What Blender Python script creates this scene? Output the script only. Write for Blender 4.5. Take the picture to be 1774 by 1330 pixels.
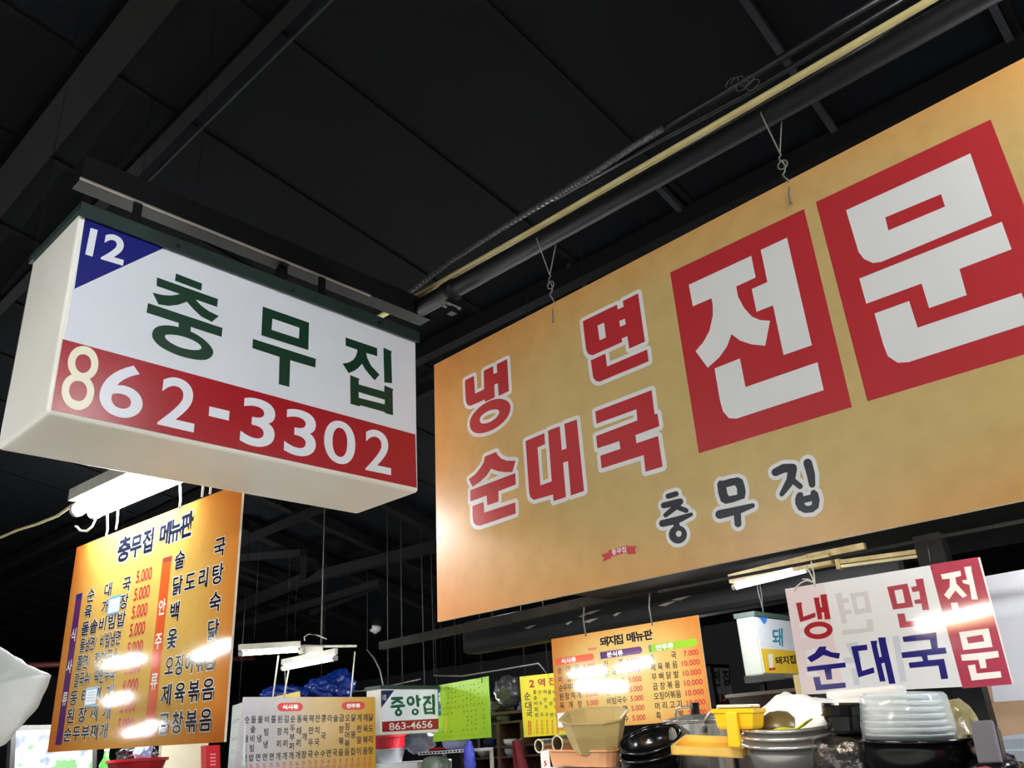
import bpy, bmesh, math, random
from mathutils import Vector, Matrix, Euler, noise
from mathutils.geometry import tessellate_polygon, delaunay_2d_cdt

for o in list(bpy.data.objects):
    bpy.data.objects.remove(o, do_unlink=True)
sc = bpy.context.scene
C = sc.collection
rnd = random.Random(7)

# ------------------------------------------------------------------ camera
PW, PH, FPX = 1774.0, 1330.0, 1451.9
YAW, PITCH, ROLL = 0.847585, 0.407838, -0.069066
EYE = Vector((0, 0, 1.6))
_f = Vector((math.sin(YAW)*math.cos(PITCH), math.cos(YAW)*math.cos(PITCH), math.sin(PITCH)))
_r0 = Vector((math.cos(YAW), -math.sin(YAW), 0))
_u0 = _r0.cross(_f)
_r = _r0*math.cos(ROLL) + _u0*math.sin(ROLL)
_u = -_r0*math.sin(ROLL) + _u0*math.cos(ROLL)
cam = bpy.data.cameras.new('camera')
cam.sensor_width = 36.0
cam.lens = FPX/PW*36.0
cam.clip_start = 0.05
camo = bpy.data.objects.new('camera', cam)
C.objects.link(camo)
camo.matrix_world = Matrix(((_r.x, _u.x, -_f.x, EYE.x), (_r.y, _u.y, -_f.y, EYE.y), (_r.z, _u.z, -_f.z, EYE.z), (0, 0, 0, 1)))
sc.camera = camo

# ------------------------------------------------------------------ world + exposure
w = bpy.data.worlds.new('World'); sc.world = w
w.use_nodes = True
w.node_tree.nodes['Background'].inputs['Color'].default_value = (0.5, 0.58, 0.7, 1)
w.node_tree.nodes['Background'].inputs['Strength'].default_value = 0.02
sc.view_settings.view_transform = 'Standard'
sc.view_settings.look = 'None'
sc.view_settings.gamma = 1.0
sc.view_settings.use_curve_mapping = False
sc.view_settings.exposure = 0.0
LAMP = 110.0        # strength of an ordinary tube
BRIGHT = 225.0     # strength of the fresh tubes

# ------------------------------------------------------------------ photo geometry helpers (a pixel + a world plane -> a point)
def ray(px, py):
    return _r*((px-PW/2)/FPX) + _u*(-(py-PH/2)/FPX) + _f
def at_x(px, py, x):
    d = ray(px, py); return EYE + d*(x/d.x)
def at_y(px, py, y):
    d = ray(px, py); return EYE + d*(y/d.y)
def at_z(px, py, z):
    d = ray(px, py); return EYE + d*((z-1.6)/d.z)
def ppm(p):
    return FPX/((p-EYE).dot(_f))
SL = 0.17                                   # slope of the roof
RIDGE_X, RIDGE_Z = -1.5, 1.6+3.25+SL*3.5
def roof_z(x):
    return RIDGE_Z - SL*abs(x-RIDGE_X)
def on_roof(px, py, drop=0.0):
    d = ray(px, py)
    t = (3.59-drop)/(d.z+SL*d.x)
    return EYE + d*t

# ------------------------------------------------------------------ materials
def lin(c):
    return tuple(((v/255.0)/12.92 if v/255.0 <= 0.04045 else ((v/255.0+0.055)/1.055)**2.4) for v in c)
_mats = {}
def mat(name, col, rough=0.5, metal=0.0, spec=0.5, var=0.12, scale=8.0, bump=0.0, trans=0.0, alpha=1.0, emit=0.0, coat=0.0, dirt=None):
    if name in _mats: return _mats[name]
    m = bpy.data.materials.new(name); m.use_nodes = True
    nt = m.node_tree; b = nt.nodes['Principled BSDF']
    c = lin(col)
    if emit:
        b.inputs['Base Color'].default_value = (*c, 1)
        b.inputs['Emission Color'].default_value = (*c, 1)
        b.inputs['Emission Strength'].default_value = emit
    else:
        tc = nt.nodes.new('ShaderNodeTexCoord')
        nz = nt.nodes.new('ShaderNodeTexNoise'); nz.inputs['Scale'].default_value = scale; nz.inputs['Detail'].default_value = 6
        nt.links.new(tc.outputs['Object'], nz.inputs['Vector'])
        rp = nt.nodes.new('ShaderNodeValToRGB')
        rp.color_ramp.elements[0].position = 0.3; rp.color_ramp.elements[1].position = 0.7
        d = dirt and lin(dirt) or tuple(v*(1-var) for v in c)
        rp.color_ramp.elements[0].color = (*d, 1); rp.color_ramp.elements[1].color = (*c, 1)
        nt.links.new(nz.outputs['Fac'], rp.inputs['Fac'])
        nt.links.new(rp.outputs['Color'], b.inputs['Base Color'])
        if bump:
            bp = nt.nodes.new('ShaderNodeBump'); bp.inputs['Strength'].default_value = bump; bp.inputs['Distance'].default_value = 0.01
            nt.links.new(nz.outputs['Fac'], bp.inputs['Height']); nt.links.new(bp.outputs['Normal'], b.inputs['Normal'])
    b.inputs['Roughness'].default_value = rough; b.inputs['Metallic'].default_value = metal
    b.inputs['Specular IOR Level'].default_value = spec
    b.inputs['Transmission Weight'].default_value = trans
    b.inputs['Alpha'].default_value = alpha
    b.inputs['Coat Weight'].default_value = coat
    _mats[name] = m
    return m
def grad_mat(name, stops, rough=0.35, spec=0.5, mode='edge', mottled=0.06):
    """printed board: colour runs over the board's own UV; stops = [(pos, rgb)]"""
    m = bpy.data.materials.new(name); m.use_nodes = True
    nt = m.node_tree; b = nt.nodes['Principled BSDF']
    uv = nt.nodes.new('ShaderNodeUVMap')
    sp = nt.nodes.new('ShaderNodeSeparateXYZ'); nt.links.new(uv.outputs['UV'], sp.inputs[0])
    def M(op, a, b_=None):
        n = nt.nodes.new('ShaderNodeMath'); n.operation = op
        for i, v in enumerate((a, b_)):
            if v is None: continue
            if isinstance(v, (int, float)): n.inputs[i].default_value = v
            else: nt.links.new(v, n.inputs[i])
        return n.outputs[0]
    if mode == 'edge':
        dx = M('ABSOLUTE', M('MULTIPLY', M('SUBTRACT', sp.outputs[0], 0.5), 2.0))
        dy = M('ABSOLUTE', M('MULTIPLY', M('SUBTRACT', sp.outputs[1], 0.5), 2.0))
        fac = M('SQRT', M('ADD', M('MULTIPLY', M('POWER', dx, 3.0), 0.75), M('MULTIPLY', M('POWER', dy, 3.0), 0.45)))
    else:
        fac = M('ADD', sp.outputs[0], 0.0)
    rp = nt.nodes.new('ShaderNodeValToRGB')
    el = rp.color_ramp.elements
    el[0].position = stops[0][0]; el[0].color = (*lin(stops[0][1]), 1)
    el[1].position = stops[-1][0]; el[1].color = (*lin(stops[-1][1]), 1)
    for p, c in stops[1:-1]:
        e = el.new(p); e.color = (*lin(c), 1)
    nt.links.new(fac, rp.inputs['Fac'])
    nz = nt.nodes.new('ShaderNodeTexNoise'); nz.inputs['Scale'].default_value = 14; nz.inputs['Detail'].default_value = 8
    tc = nt.nodes.new('ShaderNodeTexCoord'); nt.links.new(tc.outputs['Object'], nz.inputs['Vector'])
    mx = nt.nodes.new('ShaderNodeMix'); mx.data_type = 'RGBA'; mx.blend_type = 'MULTIPLY'
    mx.inputs[0].default_value = 1.0
    r2 = nt.nodes.new('ShaderNodeValToRGB')
    r2.color_ramp.elements[0].position = 0.35; r2.color_ramp.elements[1].position = 0.6
    r2.color_ramp.elements[0].color = (1-mottled*2, 1-mottled*2.4, 1-mottled*3, 1); r2.color_ramp.elements[1].color = (1, 1, 1, 1)
    nt.links.new(nz.outputs['Fac'], r2.inputs['Fac'])
    nt.links.new(rp.outputs['Color'], mx.inputs[6]); nt.links.new(r2.outputs['Color'], mx.inputs[7])
    nt.links.new(mx.outputs[2], b.inputs['Base Color'])
    b.inputs['Roughness'].default_value = rough; b.inputs['Specular IOR Level'].default_value = spec
    return m

M_blackpaint = mat('black_paint', (15, 15, 16), 0.6, spec=0.25, dirt=(10, 10, 11), scale=5)
M_roof = mat('dark_roof_sheet', (7, 11, 16), 0.65, spec=0.15, dirt=(5, 7, 11), scale=1.5, bump=0.15)
M_beam = mat('dark_beam_paint', (8, 8, 9), 0.75, spec=0.2, dirt=(7, 7, 8), scale=4)
M_purl = mat('grey_brown_purlin_paint', (19, 19, 18), 0.6, spec=0.2, dirt=(13, 13, 12), scale=5)
M_rafter = mat('grey_rafter_paint', (48, 52, 58), 0.6, spec=0.2, dirt=(34, 36, 40))
M_brownpipe = mat('brown_stained_steel', (44, 38, 28), 0.6, spec=0.2, dirt=(24, 21, 16), scale=6)
M_concrete = mat('grey_concrete', (214, 211, 203), 0.6, dirt=(194, 191, 183), scale=2)
M_darkwall = mat('dark_wall_paint', (34, 35, 38), 0.7, dirt=(24, 25, 27), scale=1)
M_cream = mat('cream_conduit_plastic', (214, 198, 138), 0.4, dirt=(190, 170, 110), scale=10)
M_blackrub = mat('black_rubber', (20, 20, 22), 0.4)
M_wiredark = mat('dusty_dark_wire', (58, 56, 52), 0.6)
M_wire = mat('grey_wire', (120, 118, 110), 0.5)
M_whitecord = mat('white_cord', (225, 222, 205), 0.6)
M_boxwhite = mat('ivory_box_plastic', (238, 235, 224), 0.32, dirt=(228, 222, 206), scale=2.2, spec=0.4)
M_facewhite = mat('white_acrylic_face', (232, 236, 242), 0.22, var=0.03)
M_green_cap = mat('dark_green_sheet_metal', (34, 56, 50), 0.5, dirt=(24, 40, 36))
M_greenink = mat('dark_green_vinyl', (16, 58, 38), 0.35, var=0.05)
M_redband = mat('crimson_vinyl', (172, 28, 40), 0.25, var=0.06)
M_bluetri = mat('deep_blue_vinyl', (28, 34, 120), 0.3, var=0.05)
M_whiteink = mat('white_vinyl', (238, 240, 246), 0.3, var=0.02)
M_creamink = mat('cream_vinyl', (250, 244, 214), 0.3, var=0.02)
M_signred = mat('red_sign_print', (180, 46, 50), 0.35, var=0.05)
M_signwhite = mat('offwhite_sign_print', (222, 220, 214), 0.35, var=0.03)
M_blackink = mat('black_sign_print', (30, 33, 40), 0.4, var=0.05)
M_boardedge = mat('white_board_edge', (232, 224, 204), 0.4)
M_menuink = mat('navy_black_menu_print', (26, 30, 46), 0.07, var=0.02)
M_menured = mat('crimson_menu_print', (192, 40, 62), 0.07, var=0.02)
M_orange = mat('orange_print', (216, 92, 44), 0.07, var=0.03)
M_orange2 = mat('coral_print', (222, 96, 62), 0.07, var=0.03)
M_darkred = mat('brown_red_print', (140, 52, 44), 0.3, var=0.03)
M_purple = mat('purple_print', (94, 44, 104), 0.07, var=0.03)
M_indigo = mat('indigo_print', (46, 44, 120), 0.07, var=0.03)
M_lime = mat('lime_print', (146, 194, 54), 0.07, var=0.03)
M_dgreen = mat('green_print', (44, 120, 44), 0.3, var=0.03)
M_menuwhite = mat('white_menu_print', (244, 240, 232), 0.07, var=0.02)
M_housing = mat('white_lamp_housing', (214, 212, 200), 0.4, dirt=(180, 176, 160))
M_oldplastic = mat('yellowed_lamp_plastic', (216, 196, 138), 0.45, dirt=(168, 144, 92), scale=12)
M_endcap = mat('lamp_end_cap', (150, 150, 146), 0.4)
M_tube = mat('lit_tube', (255, 250, 240), emit=LAMP)
M_tubebright = mat('lit_fresh_tube', (250, 252, 255), emit=BRIGHT)
M_tubedim = mat('lit_warm_tube', (255, 244, 222), emit=LAMP*0.42)
M_tubekit = mat('lit_kitchen_tube', (255, 252, 244), emit=150.0)
M_tubefar = mat('lit_far_tube', (252, 252, 250), emit=24.0)
M_tubemenu = mat('lit_menu_tube', (250, 252, 255), emit=160.0)
M_tubebox = mat('lit_aisle_and_added_tube', (244, 249, 255), emit=410.0)
M_steel = mat('stainless_steel', (206, 206, 202), 0.25, metal=0.75, var=0.1, scale=5)
M_alu = mat('dull_aluminium', (176, 178, 180), 0.4, metal=0.9, var=0.15)
M_blackgloss = mat('black_glossy_melamine', (14, 14, 16), 0.18, var=0.1)
M_white = mat('white_glaze', (236, 236, 234), 0.25, var=0.03)

# ------------------------------------------------------------------ object helpers
OFF = {}
def tag(o, label=None, cat=None, group=None, kind=None):
    for k, v in (('label', label), ('category', cat), ('group', group), ('kind', kind)):
        if v: o[k] = v
    return o
def thing(name, label, cat, loc, rot=(0, 0, 0), group=None, kind=None):
    o = bpy.data.objects.new(name, None); C.objects.link(o)
    o.empty_display_size = 0.05
    o.location = loc; o.rotation_euler = rot
    OFF[o] = Vector(loc)
    return tag(o, label, cat, group, kind)
def mesh_obj(name, V, F, m, parent=None, smooth=False, local=False, uv=None, loc=None):
    """V in world coordinates unless local"""
    V = [Vector(v) for v in V]
    if parent is not None and not local:
        L = OFF[parent]; V = [v-L for v in V]
    elif parent is None and not local:
        if loc is None:
            n = len(V); loc = Vector((sum(v.x for v in V)/n, sum(v.y for v in V)/n, min(v.z for v in V)))
        V = [v-Vector(loc) for v in V]
    me = bpy.data.meshes.new(name)
    me.from_pydata([tuple(v) for v in V], [], F)
    if uv:
        ul = me.uv_layers.new(name='UVMap')
        for p in me.polygons:
            for li in p.loop_indices:
                ul.data[li].uv = uv[me.loops[li].vertex_index]
    me.materials.append(m)
    if smooth:
        for p in me.polygons: p.use_smooth = True
    o = bpy.data.objects.new(name, me); C.objects.link(o)
    if parent is not None:
        o.parent = parent; OFF[o] = OFF[parent]
    elif not local:
        o.location = loc; OFF[o] = Vector(loc)
    else:
        OFF[o] = Vector((0, 0, 0))
    return o
class MB:
    def __init__(s): s.V = []; s.F = []
    def add(s, V, F):
        n = len(s.V); s.V += [Vector(v) for v in V]; s.F += [tuple(i+n for i in f) for f in F]; return s
    def box(s, a, b):
        x0, y0, z0 = a; x1, y1, z1 = b
        return s.add([(x0, y0, z0), (x1, y0, z0), (x1, y1, z0), (x0, y1, z0), (x0, y0, z1), (x1, y0, z1), (x1, y1, z1), (x0, y1, z1)],
                     [(3, 2, 1, 0), (4, 5, 6, 7), (0, 1, 5, 4), (1, 2, 6, 5), (2, 3, 7, 6), (3, 0, 4, 7)])
    def bar(s, p, q, w, h, up=(0, 0, 1)):
        p = Vector(p); q = Vector(q); d = (q-p).normalized(); up = Vector(up)
        a = d.cross(up); a = a.normalized() if a.length > 1e-6 else Vector((1, 0, 0))
        b = a.cross(d).normalized()
        V = []
        for e in (p, q):
            for sx, sy in ((-1, -1), (1, -1), (1, 1), (-1, 1)):
                V.append(e+a*(sx*w/2)+b*(sy*h/2))
        return s.add(V, [(0, 1, 2, 3), (7, 6, 5, 4), (0, 4, 5, 1), (1, 5, 6, 2), (2, 6, 7, 3), (3, 7, 4, 0)])
    def tube(s, pts, r, n=8, cap=True):
        pts = [Vector(p) for p in pts]
        rs = r if isinstance(r, (list, tuple)) else [r]*len(pts)
        V = []; F = []
        ref = Vector((0, 0, 1))
        for i, p in enumerate(pts):
            d = (pts[min(i+1, len(pts)-1)]-pts[max(i-1, 0)]).normalized()
            if abs(d.dot(ref)) > 0.95: ref = Vector((1, 0, 0))
            a = d.cross(ref).normalized(); b = a.cross(d)
            for k in range(n):
                t = 2*math.pi*k/n
                V.append(p+(a*math.cos(t)+b*math.sin(t))*rs[i])
        for i in range(len(pts)-1):
            for k in range(n):
                F.append((i*n+k, i*n+(k+1) % n, (i+1)*n+(k+1) % n, (i+1)*n+k))
        if cap:
            F.append(tuple(range(n-1, -1, -1))); F.append(tuple((len(pts)-1)*n+k for k in range(n)))
        return s.add(V, F)
    def lathe(s, prof, n=32, M=None, close=False):
        V = []; F = []
        for (r, z) in prof:
            for k in range(n):
                t = 2*math.pi*k/n
                V.append(Vector((r*math.cos(t), r*math.sin(t), z)))
        m = len(prof)
        for i in range(m-1 if not close else m):
            j = (i+1) % m
            for k in range(n):
                F.append((i*n+k, i*n+(k+1) % n, j*n+(k+1) % n, j*n+k))
        if not close:
            if prof[0][0] > 1e-5: F.append(tuple(range(n-1, -1, -1)))
            if prof[-1][0] > 1e-5: F.append(tuple((m-1)*n+k for k in range(n)))
        if M is not None: V = [M @ v for v in V]
        return s.add(V, F)
    def rbox(s, a, b, r=0.01, seg=2, M=None):
        bm = bmesh.new(); bmesh.ops.create_cube(bm, size=1)
        a = Vector(a); b = Vector(b)
        for v in bm.verts:
            v.co = Vector(((a.x+b.x)/2+v.co.x*(b.x-a.x), (a.y+b.y)/2+v.co.y*(b.y-a.y), (a.z+b.z)/2+v.co.z*(b.z-a.z)))
        bmesh.ops.bevel(bm, geom=list(bm.edges), offset=r, segments=seg, affect='EDGES', profile=0.5)
        bm.verts.index_update()
        V = [v.co.copy() for v in bm.verts]; F = [tuple(v.index for v in f.verts) for f in bm.faces]
        bm.free()
        if M is not None: V = [M @ v for v in V]
        return s.add(V, F)
    def build(s, name, m, parent=None, **k):
        return mesh_obj(name, s.V, s.F, m, parent, **k)

def wire(name, pts, r, m, parent=None, n=6, **k):
    return MB().tube(pts, r, n).build(name, m, parent, smooth=True, **k)
def sag(p, q, d, n=10):
    p = Vector(p); q = Vector(q)
    return [p.lerp(q, i/n)-Vector((0, 0, d*4*(i/n)*(1-i/n))) for i in range(n+1)]

# ------------------------------------------------------------------ flat boards and print on them
class Board:
    """a vertical plane x=c (seen from -x) or y=c (seen from -y); 2-D coords u (to the viewer's right), v (up)"""
    def __init__(s, ax, c): s.ax = ax; s.c = c; s.Q = None
    def px(s, p):
        q = at_x(p[0], p[1], s.c) if s.ax == 'x' else at_y(p[0], p[1], s.c)
        return (-q.y, q.z) if s.ax == 'x' else (q.x, q.z)
    def to3(s, p, off=0.0):
        return Vector((s.c-off, -p[0], p[1])) if s.ax == 'x' else Vector((p[0], s.c-off, p[1]))
    def quad(s, *px): s.Q = [s.px(p) for p in px]; return s
    def st(s, a, b):
        Q = s.Q
        f = lambda i: (1-b)*((1-a)*Q[0][i]+a*Q[1][i])+b*((1-a)*Q[3][i]+a*Q[2][i])
        return (f(0), f(1))
def slab(name, bd, Q, th, m, parent, off=0.0, uvs=((0, 1), (1, 1), (1, 0), (0, 0)), edge=None):
    """board body: quad Q (2-D, TL TR BR BL) of thickness th behind the plane"""
    off *= 0.25
    V = [bd.to3(q, off) for q in Q]+[bd.to3(q, off-th) for q in Q]
    F = [(3, 2, 1, 0), (4, 5, 6, 7), (0, 1, 5, 4), (1, 2, 6, 5), (2, 3, 7, 6), (3, 0, 4, 7)]
    o = mesh_obj(name, V, F, m, parent, uv=list(uvs)*2)
    if edge:
        o.data.materials.append(edge)
        for i in range(2, 6): o.data.polygons[i].material_index = 1
    return o
def flat(name, bd, polys, m, parent, off=0.002, local_st=False):
    """polys: list of (outer, [holes]) in 2-D board coordinates"""
    want = Vector((-1, 0, 0)) if bd.ax == 'x' else Vector((0, -1, 0))
    pv = []; pf = []
    for out, holes in polys:
        loops = [[Vector((a, b, 0)) for a, b in out]]+[[Vector((a, b, 0)) for a, b in h] for h in holes]
        n = len(pv)
        pts_ = [Vector((v.x, v.y)) for l in loops for v in l]
        pv += pts_
        for t in tessellate_polygon(loops):
            a, b, c = (pts_[i] for i in t)
            ar = (b-a).cross(c-a)
            if abs(ar) < 1e-10: continue
            pf.append(tuple(i+n for i in (t if ar > 0 else t[::-1])))
    if len(polys) > 1:                       # one clean outline: overlapping pieces are merged
        r_ = delaunay_2d_cdt(pv, [], pf, 1, 1e-6)
        pv = r_[0]; pf = [tuple(f) for f, og in zip(r_[2], r_[5]) if og]
    V = [bd.to3((v.x, v.y), off*0.25) for v in pv]
    F = []
    for t in pf:
        nn = (V[t[1]]-V[t[0]]).cross(V[t[2]]-V[t[0]])
        if nn.length < 1e-13: continue
        F.append(t if nn.dot(want) > 0 else t[::-1])
    o = mesh_obj(name, V, F, m, parent)
    if name in ('faded_letters', 'sticker_lines', 'lettering'): o['kind'] = 'stuff'
    return o
def TR(s, ox, oy):
    return lambda P: [(ox+x/s, oy+y/s) for x, y in P]
def P2(bd, tr, out, *holes):
    return ([bd.px(p) for p in tr(out)], [[bd.px(p) for p in tr(h)] for h in holes])
def sm(P, n=2):
    for _ in range(n):
        Q = []
        for i in range(len(P)):
            (x0, y0), (x1, y1) = P[i], P[(i+1) % len(P)]
            Q += [(.75*x0+.25*x1, .75*y0+.25*y1), (.25*x0+.75*x1, .25*y0+.75*y1)]
        P = Q
    return P
def ell(cx, cy, a, b, rot=0, n=28):
    c, s_ = math.cos(rot), math.sin(rot)
    return [(cx+a*math.cos(t)*c-b*math.sin(t)*s_, cy+a*math.cos(t)*s_+b*math.sin(t)*c) for t in (2*math.pi*i/n for i in range(n))]
def stroke(pts, w, cap=True):
    """list of outlines of a stroke; w a width or one per point"""
    ws = w if isinstance(w, (list, tuple)) else [w]*len(pts)
    R = []
    for i in range(len(pts)-1):
        (x0, y0), (x1, y1) = pts[i], pts[i+1]
        L = math.hypot(x1-x0, y1-y0); nx, ny = -(y1-y0)/L, (x1-x0)/L
        a, b = ws[i]/2, ws[i+1]/2
        R.append([(x0+nx*a, y0+ny*a), (x1+nx*b, y1+ny*b), (x1-nx*b, y1-ny*b), (x0-nx*a, y0-ny*a)])
    for i, (x, y) in enumerate(pts):
        if cap or 0 < i < len(pts)-1: R.append(ell(x, y, ws[i]/2, ws[i]/2, 0, 14))
    return R
def dilate(polys, r):
    R = []
    for out, holes in polys:
        R.append((out, holes))
        for lp in [out]+holes:
            n = len(lp)
            for i in range(n):
                (x0, y0), (x1, y1) = lp[i], lp[(i+1) % n]
                L = math.hypot(x1-x0, y1-y0)
                if L < 1e-9: continue
                nx, ny = -(y1-y0)/L*r, (x1-x0)/L*r
                R.append(([(x0+nx, y0+ny), (x1+nx, y1+ny), (x1-nx, y1-ny), (x0-nx, y0-ny)], []))
                R.append((ell(x0, y0, r, r, 0, 12), []))
    return R
_gl = {}
def glyph(ch, bold=0.0):
    k = (ch, bold)
    if k not in _gl:
        c = bpy.data.curves.new('g', 'FONT'); c.body = ch; c.offset = bold; c.resolution_u = 5 if len(ch) > 1 else 8; c.fill_mode = 'FRONT'
        o = bpy.data.objects.new('g', c)
        me = bpy.data.meshes.new_from_object(o)
        _gl[k] = ([(v.co.x, v.co.y) for v in me.vertices], [tuple(p.vertices) for p in me.polygons])
        bpy.data.objects.remove(o); bpy.data.curves.remove(c); bpy.data.meshes.remove(me)
    return _gl[k]
def put_text(name, bd, items, m, parent, off=0.003):
    """items: (string, quad 2-D TL TR BR BL, bold, fit) ; fit 'box' maps the string's bounds, 'cell' one Korean em cell"""
    V = []; F = []
    want = Vector((-1, 0, 0)) if bd.ax == 'x' else Vector((0, -1, 0))
    for (s_, Q, bold, fit) in items:
        gv, gf = glyph(s_, bold)
        if not gv: continue
        if fit == 'box':
            x0, x1 = min(v[0] for v in gv), max(v[0] for v in gv); y0, y1 = min(v[1] for v in gv), max(v[1] for v in gv)
        else:
            x0, x1, y0, y1 = 0.0, 0.92, -0.10, 0.85
        n = len(V)
        for (x, y) in gv:
            a = (x-x0)/(x1-x0); b = 1-(y-y0)/(y1-y0)
            u = (1-b)*((1-a)*Q[0][0]+a*Q[1][0])+b*((1-a)*Q[3][0]+a*Q[2][0])
            v = (1-b)*((1-a)*Q[0][1]+a*Q[1][1])+b*((1-a)*Q[3][1]+a*Q[2][1])
            V.append(bd.to3((u, v), off*0.25))
        for f in gf:
            nn = (V[n+f[1]]-V[n+f[0]]).cross(V[n+f[2]]-V[n+f[0]])
            F.append(tuple(i+n for i in (f if nn.dot(want) > 0 else f[::-1])))
    o = mesh_obj(name, V, F, m, parent)
    if name in ('menu_item', 'white_edging', 'price', 'menu_column', 'price_column', 'price_line'): o['kind'] = 'stuff'
    return o
def qpx(bd, *P): return [bd.px(p) for p in P]
def qst(bd, s0, s1, t0, t1): return [bd.st(s0, t0), bd.st(s1, t0), bd.st(s1, t1), bd.st(s0, t1)]
def row(bd, chars, s0, s1, tm, w, h, bold=0.012):
    """characters spread evenly with their centres from s0 to s1 (board fractions)"""
    it = []
    n = len(chars)
    for i, ch in enumerate(chars):
        if ch == ' ': continue
        c_ = s0 if n == 1 else s0+(s1-s0)*i/(n-1)
        it.append((ch, qst(bd, c_-w/2, c_+w/2, tm-h/2, tm+h/2), bold, 'cell'))
    return it

# ------------------------------------------------------------------ lamps
def tube_lamp(label, p, q, r=0.016, m=None, housing=None, hw=0.07, group=None, hang=None, name='fluorescent_lamp', twin=0.0):
    p = Vector(p); q = Vector(q)
    t = thing(name, label, 'lamp', (p+q)/2, group=group)
    d = (q-p).normalized(); up = Vector((0, 0, 1)); side = d.cross(up).normalized()
    hm = housing or M_housing
    MB().bar(p-d*0.03+up*(r+0.035), q+d*0.03+up*(r+0.035), hw, 0.05).build('housing', hm, t)
    for sgn in ((-1, 1) if twin else (0,)):
        MB().tube([p+side*twin*sgn, q+side*twin*sgn], r, 12).build('tube', m or M_tube, t, smooth=True)
        for e, s_ in ((p, -1), (q, 1)):
            MB().tube([e+side*twin*sgn, e+side*twin*sgn+d*(s_*0.025)], r*1.15, 12).build('end_cap', M_endcap, t)
    if hang:
        for h_ in hang:
            a = p.lerp(q, h_[0])+up*(r+0.06)
            wire('hanging_wire', [a, Vector((a.x, a.y, h_[1]))], 0.001, M_blackrub, t)
    return t

# ================================================================== SETTING
XW0, XW1, YW0, YW1 = -7.0, 12.0, -5.0, 22.0
MB().box((XW0, YW0, -0.12), (XW1, YW1, 0)).build('floor', M_concrete)['kind'] = 'structure'
ZT = 5.6
for nm, a, b in (('wall_far', (XW0, YW1, 0), (XW1, YW1+0.15, ZT)), ('wall_near', (XW0, YW0-0.15, 0), (XW1, YW0, ZT)),
                 ('wall_west', (XW0-0.15, YW0, 0), (XW0, YW1, ZT)), ('wall_east', (XW1, YW0, 0), (XW1+0.15, YW1, ZT))):
    MB().box(a, b).build(nm, M_darkwall)['kind'] = 'structure'
ceiling = thing('ceiling', None, None, (RIDGE_X, 8, RIDGE_Z), kind='structure')
seam0 = on_roof(975, 120).y
PWD = on_roof(700, 212).y-seam0
k0 = int(math.ceil((YW0-seam0)/PWD)); y = seam0+(k0-1)*PWD
while y < YW1:
    a, b = max(y, YW0), min(y+PWD, YW1)
    for x0, x1 in ((RIDGE_X, XW1), (XW0, RIDGE_X)):
        V = []
        for dz in (0.0, 0.03):
            for (x, yy, lip) in ((x0, a, 0.0), (x1, a, 0.0), (x1, b, 0.022), (x0, b, 0.022)):
                V.append((x, yy+(0.03 if lip else 0), roof_z(x)+dz-lip))
        mesh_obj('roof_panel', V, [(3, 2, 1, 0), (4, 5, 6, 7), (0, 1, 5, 4), (1, 2, 6, 5), (2, 3, 7, 6), (3, 0, 4, 7)], M_roof, ceiling)
    if a > YW0+.1:
        MB().bar((RIDGE_X+.05, a+.02, roof_z(RIDGE_X+.05)-.018), (XW1-.05, a+.02, roof_z(XW1-.05)-.018), .035, .03).build('seam_shade_strip', M_beam, ceiling)  # dark batten added under each seam, standing in for its soft shadow line
    y += PWD
def roof_bar(name, A, B, w_, h_, drop, m):
    MB().bar(on_roof(*A, drop), on_roof(*B, drop), w_, h_).build(name, m, ceiling)
# purlins that run along the hall (first two are the ones seen over the light box)
def long_purlin(px, drop, w_, h_, m, y0=YW0+0.1, y1=YW1-0.1):
    p = on_roof(*px, drop)
    MB().bar((p.x, y0, p.z), (p.x, y1, p.z), w_, h_).build('roof_purlin', m, ceiling)
long_purlin((400, 120), 0.10, 0.07, 0.05, M_purl)
long_purlin((420, 150), 0.20, 0.012, 0.03, M_rafter, y1=4.2)
long_purlin((200, 110), 0.10, 0.07, 0.05, M_purl)
long_purlin((60, 240), 0.10, 0.12, 0.10, M_purl)
long_purlin((1250, 350), 0.10, 0.09, 0.12, M_beam)
long_purlin((1480, 330), 0.10, 0.07, 0.10, M_beam)
# short grey rafters that show between the pipes near the big sign
for A, B in (((1285, -10), (1470, 260)), ((1120, 300), (1215, 400)), ((1700, -30), (1775, 120)), ((985, 460), (1060, 540))):
    roof_bar('roof_rafter', A, B, 0.035, 0.05, 0.04, M_rafter)
# the trussed part of the roof down the hall, under the light box
for A, B, w_, h_ in (((430, 845), (760, 995), .10, .12), ((410, 905), (760, 1057), .14, .14), ((640, 855), (760, 920), .10, .12),
                     ((405, 972), (520, 1011), .12, .12), ((405, 986), (500, 1019), .12, .12), ((400, 1017), (455, 1034), .12, .10),
                     ((420, 1045), (520, 1090), .10, .10), ((470, 1040), (560, 1075), .10, .10), ((500, 1025), (640, 1085), .10, .10)):
    roof_bar('roof_purlin', A, B, w_, h_, 0.12, M_beam)
for A, B, w_, h_, dr in (((400, 1056), (527, 1003), .12, .12, .35), ((527, 1003), (760, 945), .12, .12, .35), ((400, 1087), (660, 1008), .08, .08, .45),
                         ((405, 944), (575, 872), .07, .08, .25), ((405, 967), (530, 957), .07, .08, .30), ((526, 957), (525, 1006), .08, .08, .35),
                         ((540, 1060), (660, 1010), .08, .08, .4)):
    roof_bar('roof_truss_bar', A, B, w_, h_, dr, M_beam)

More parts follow.
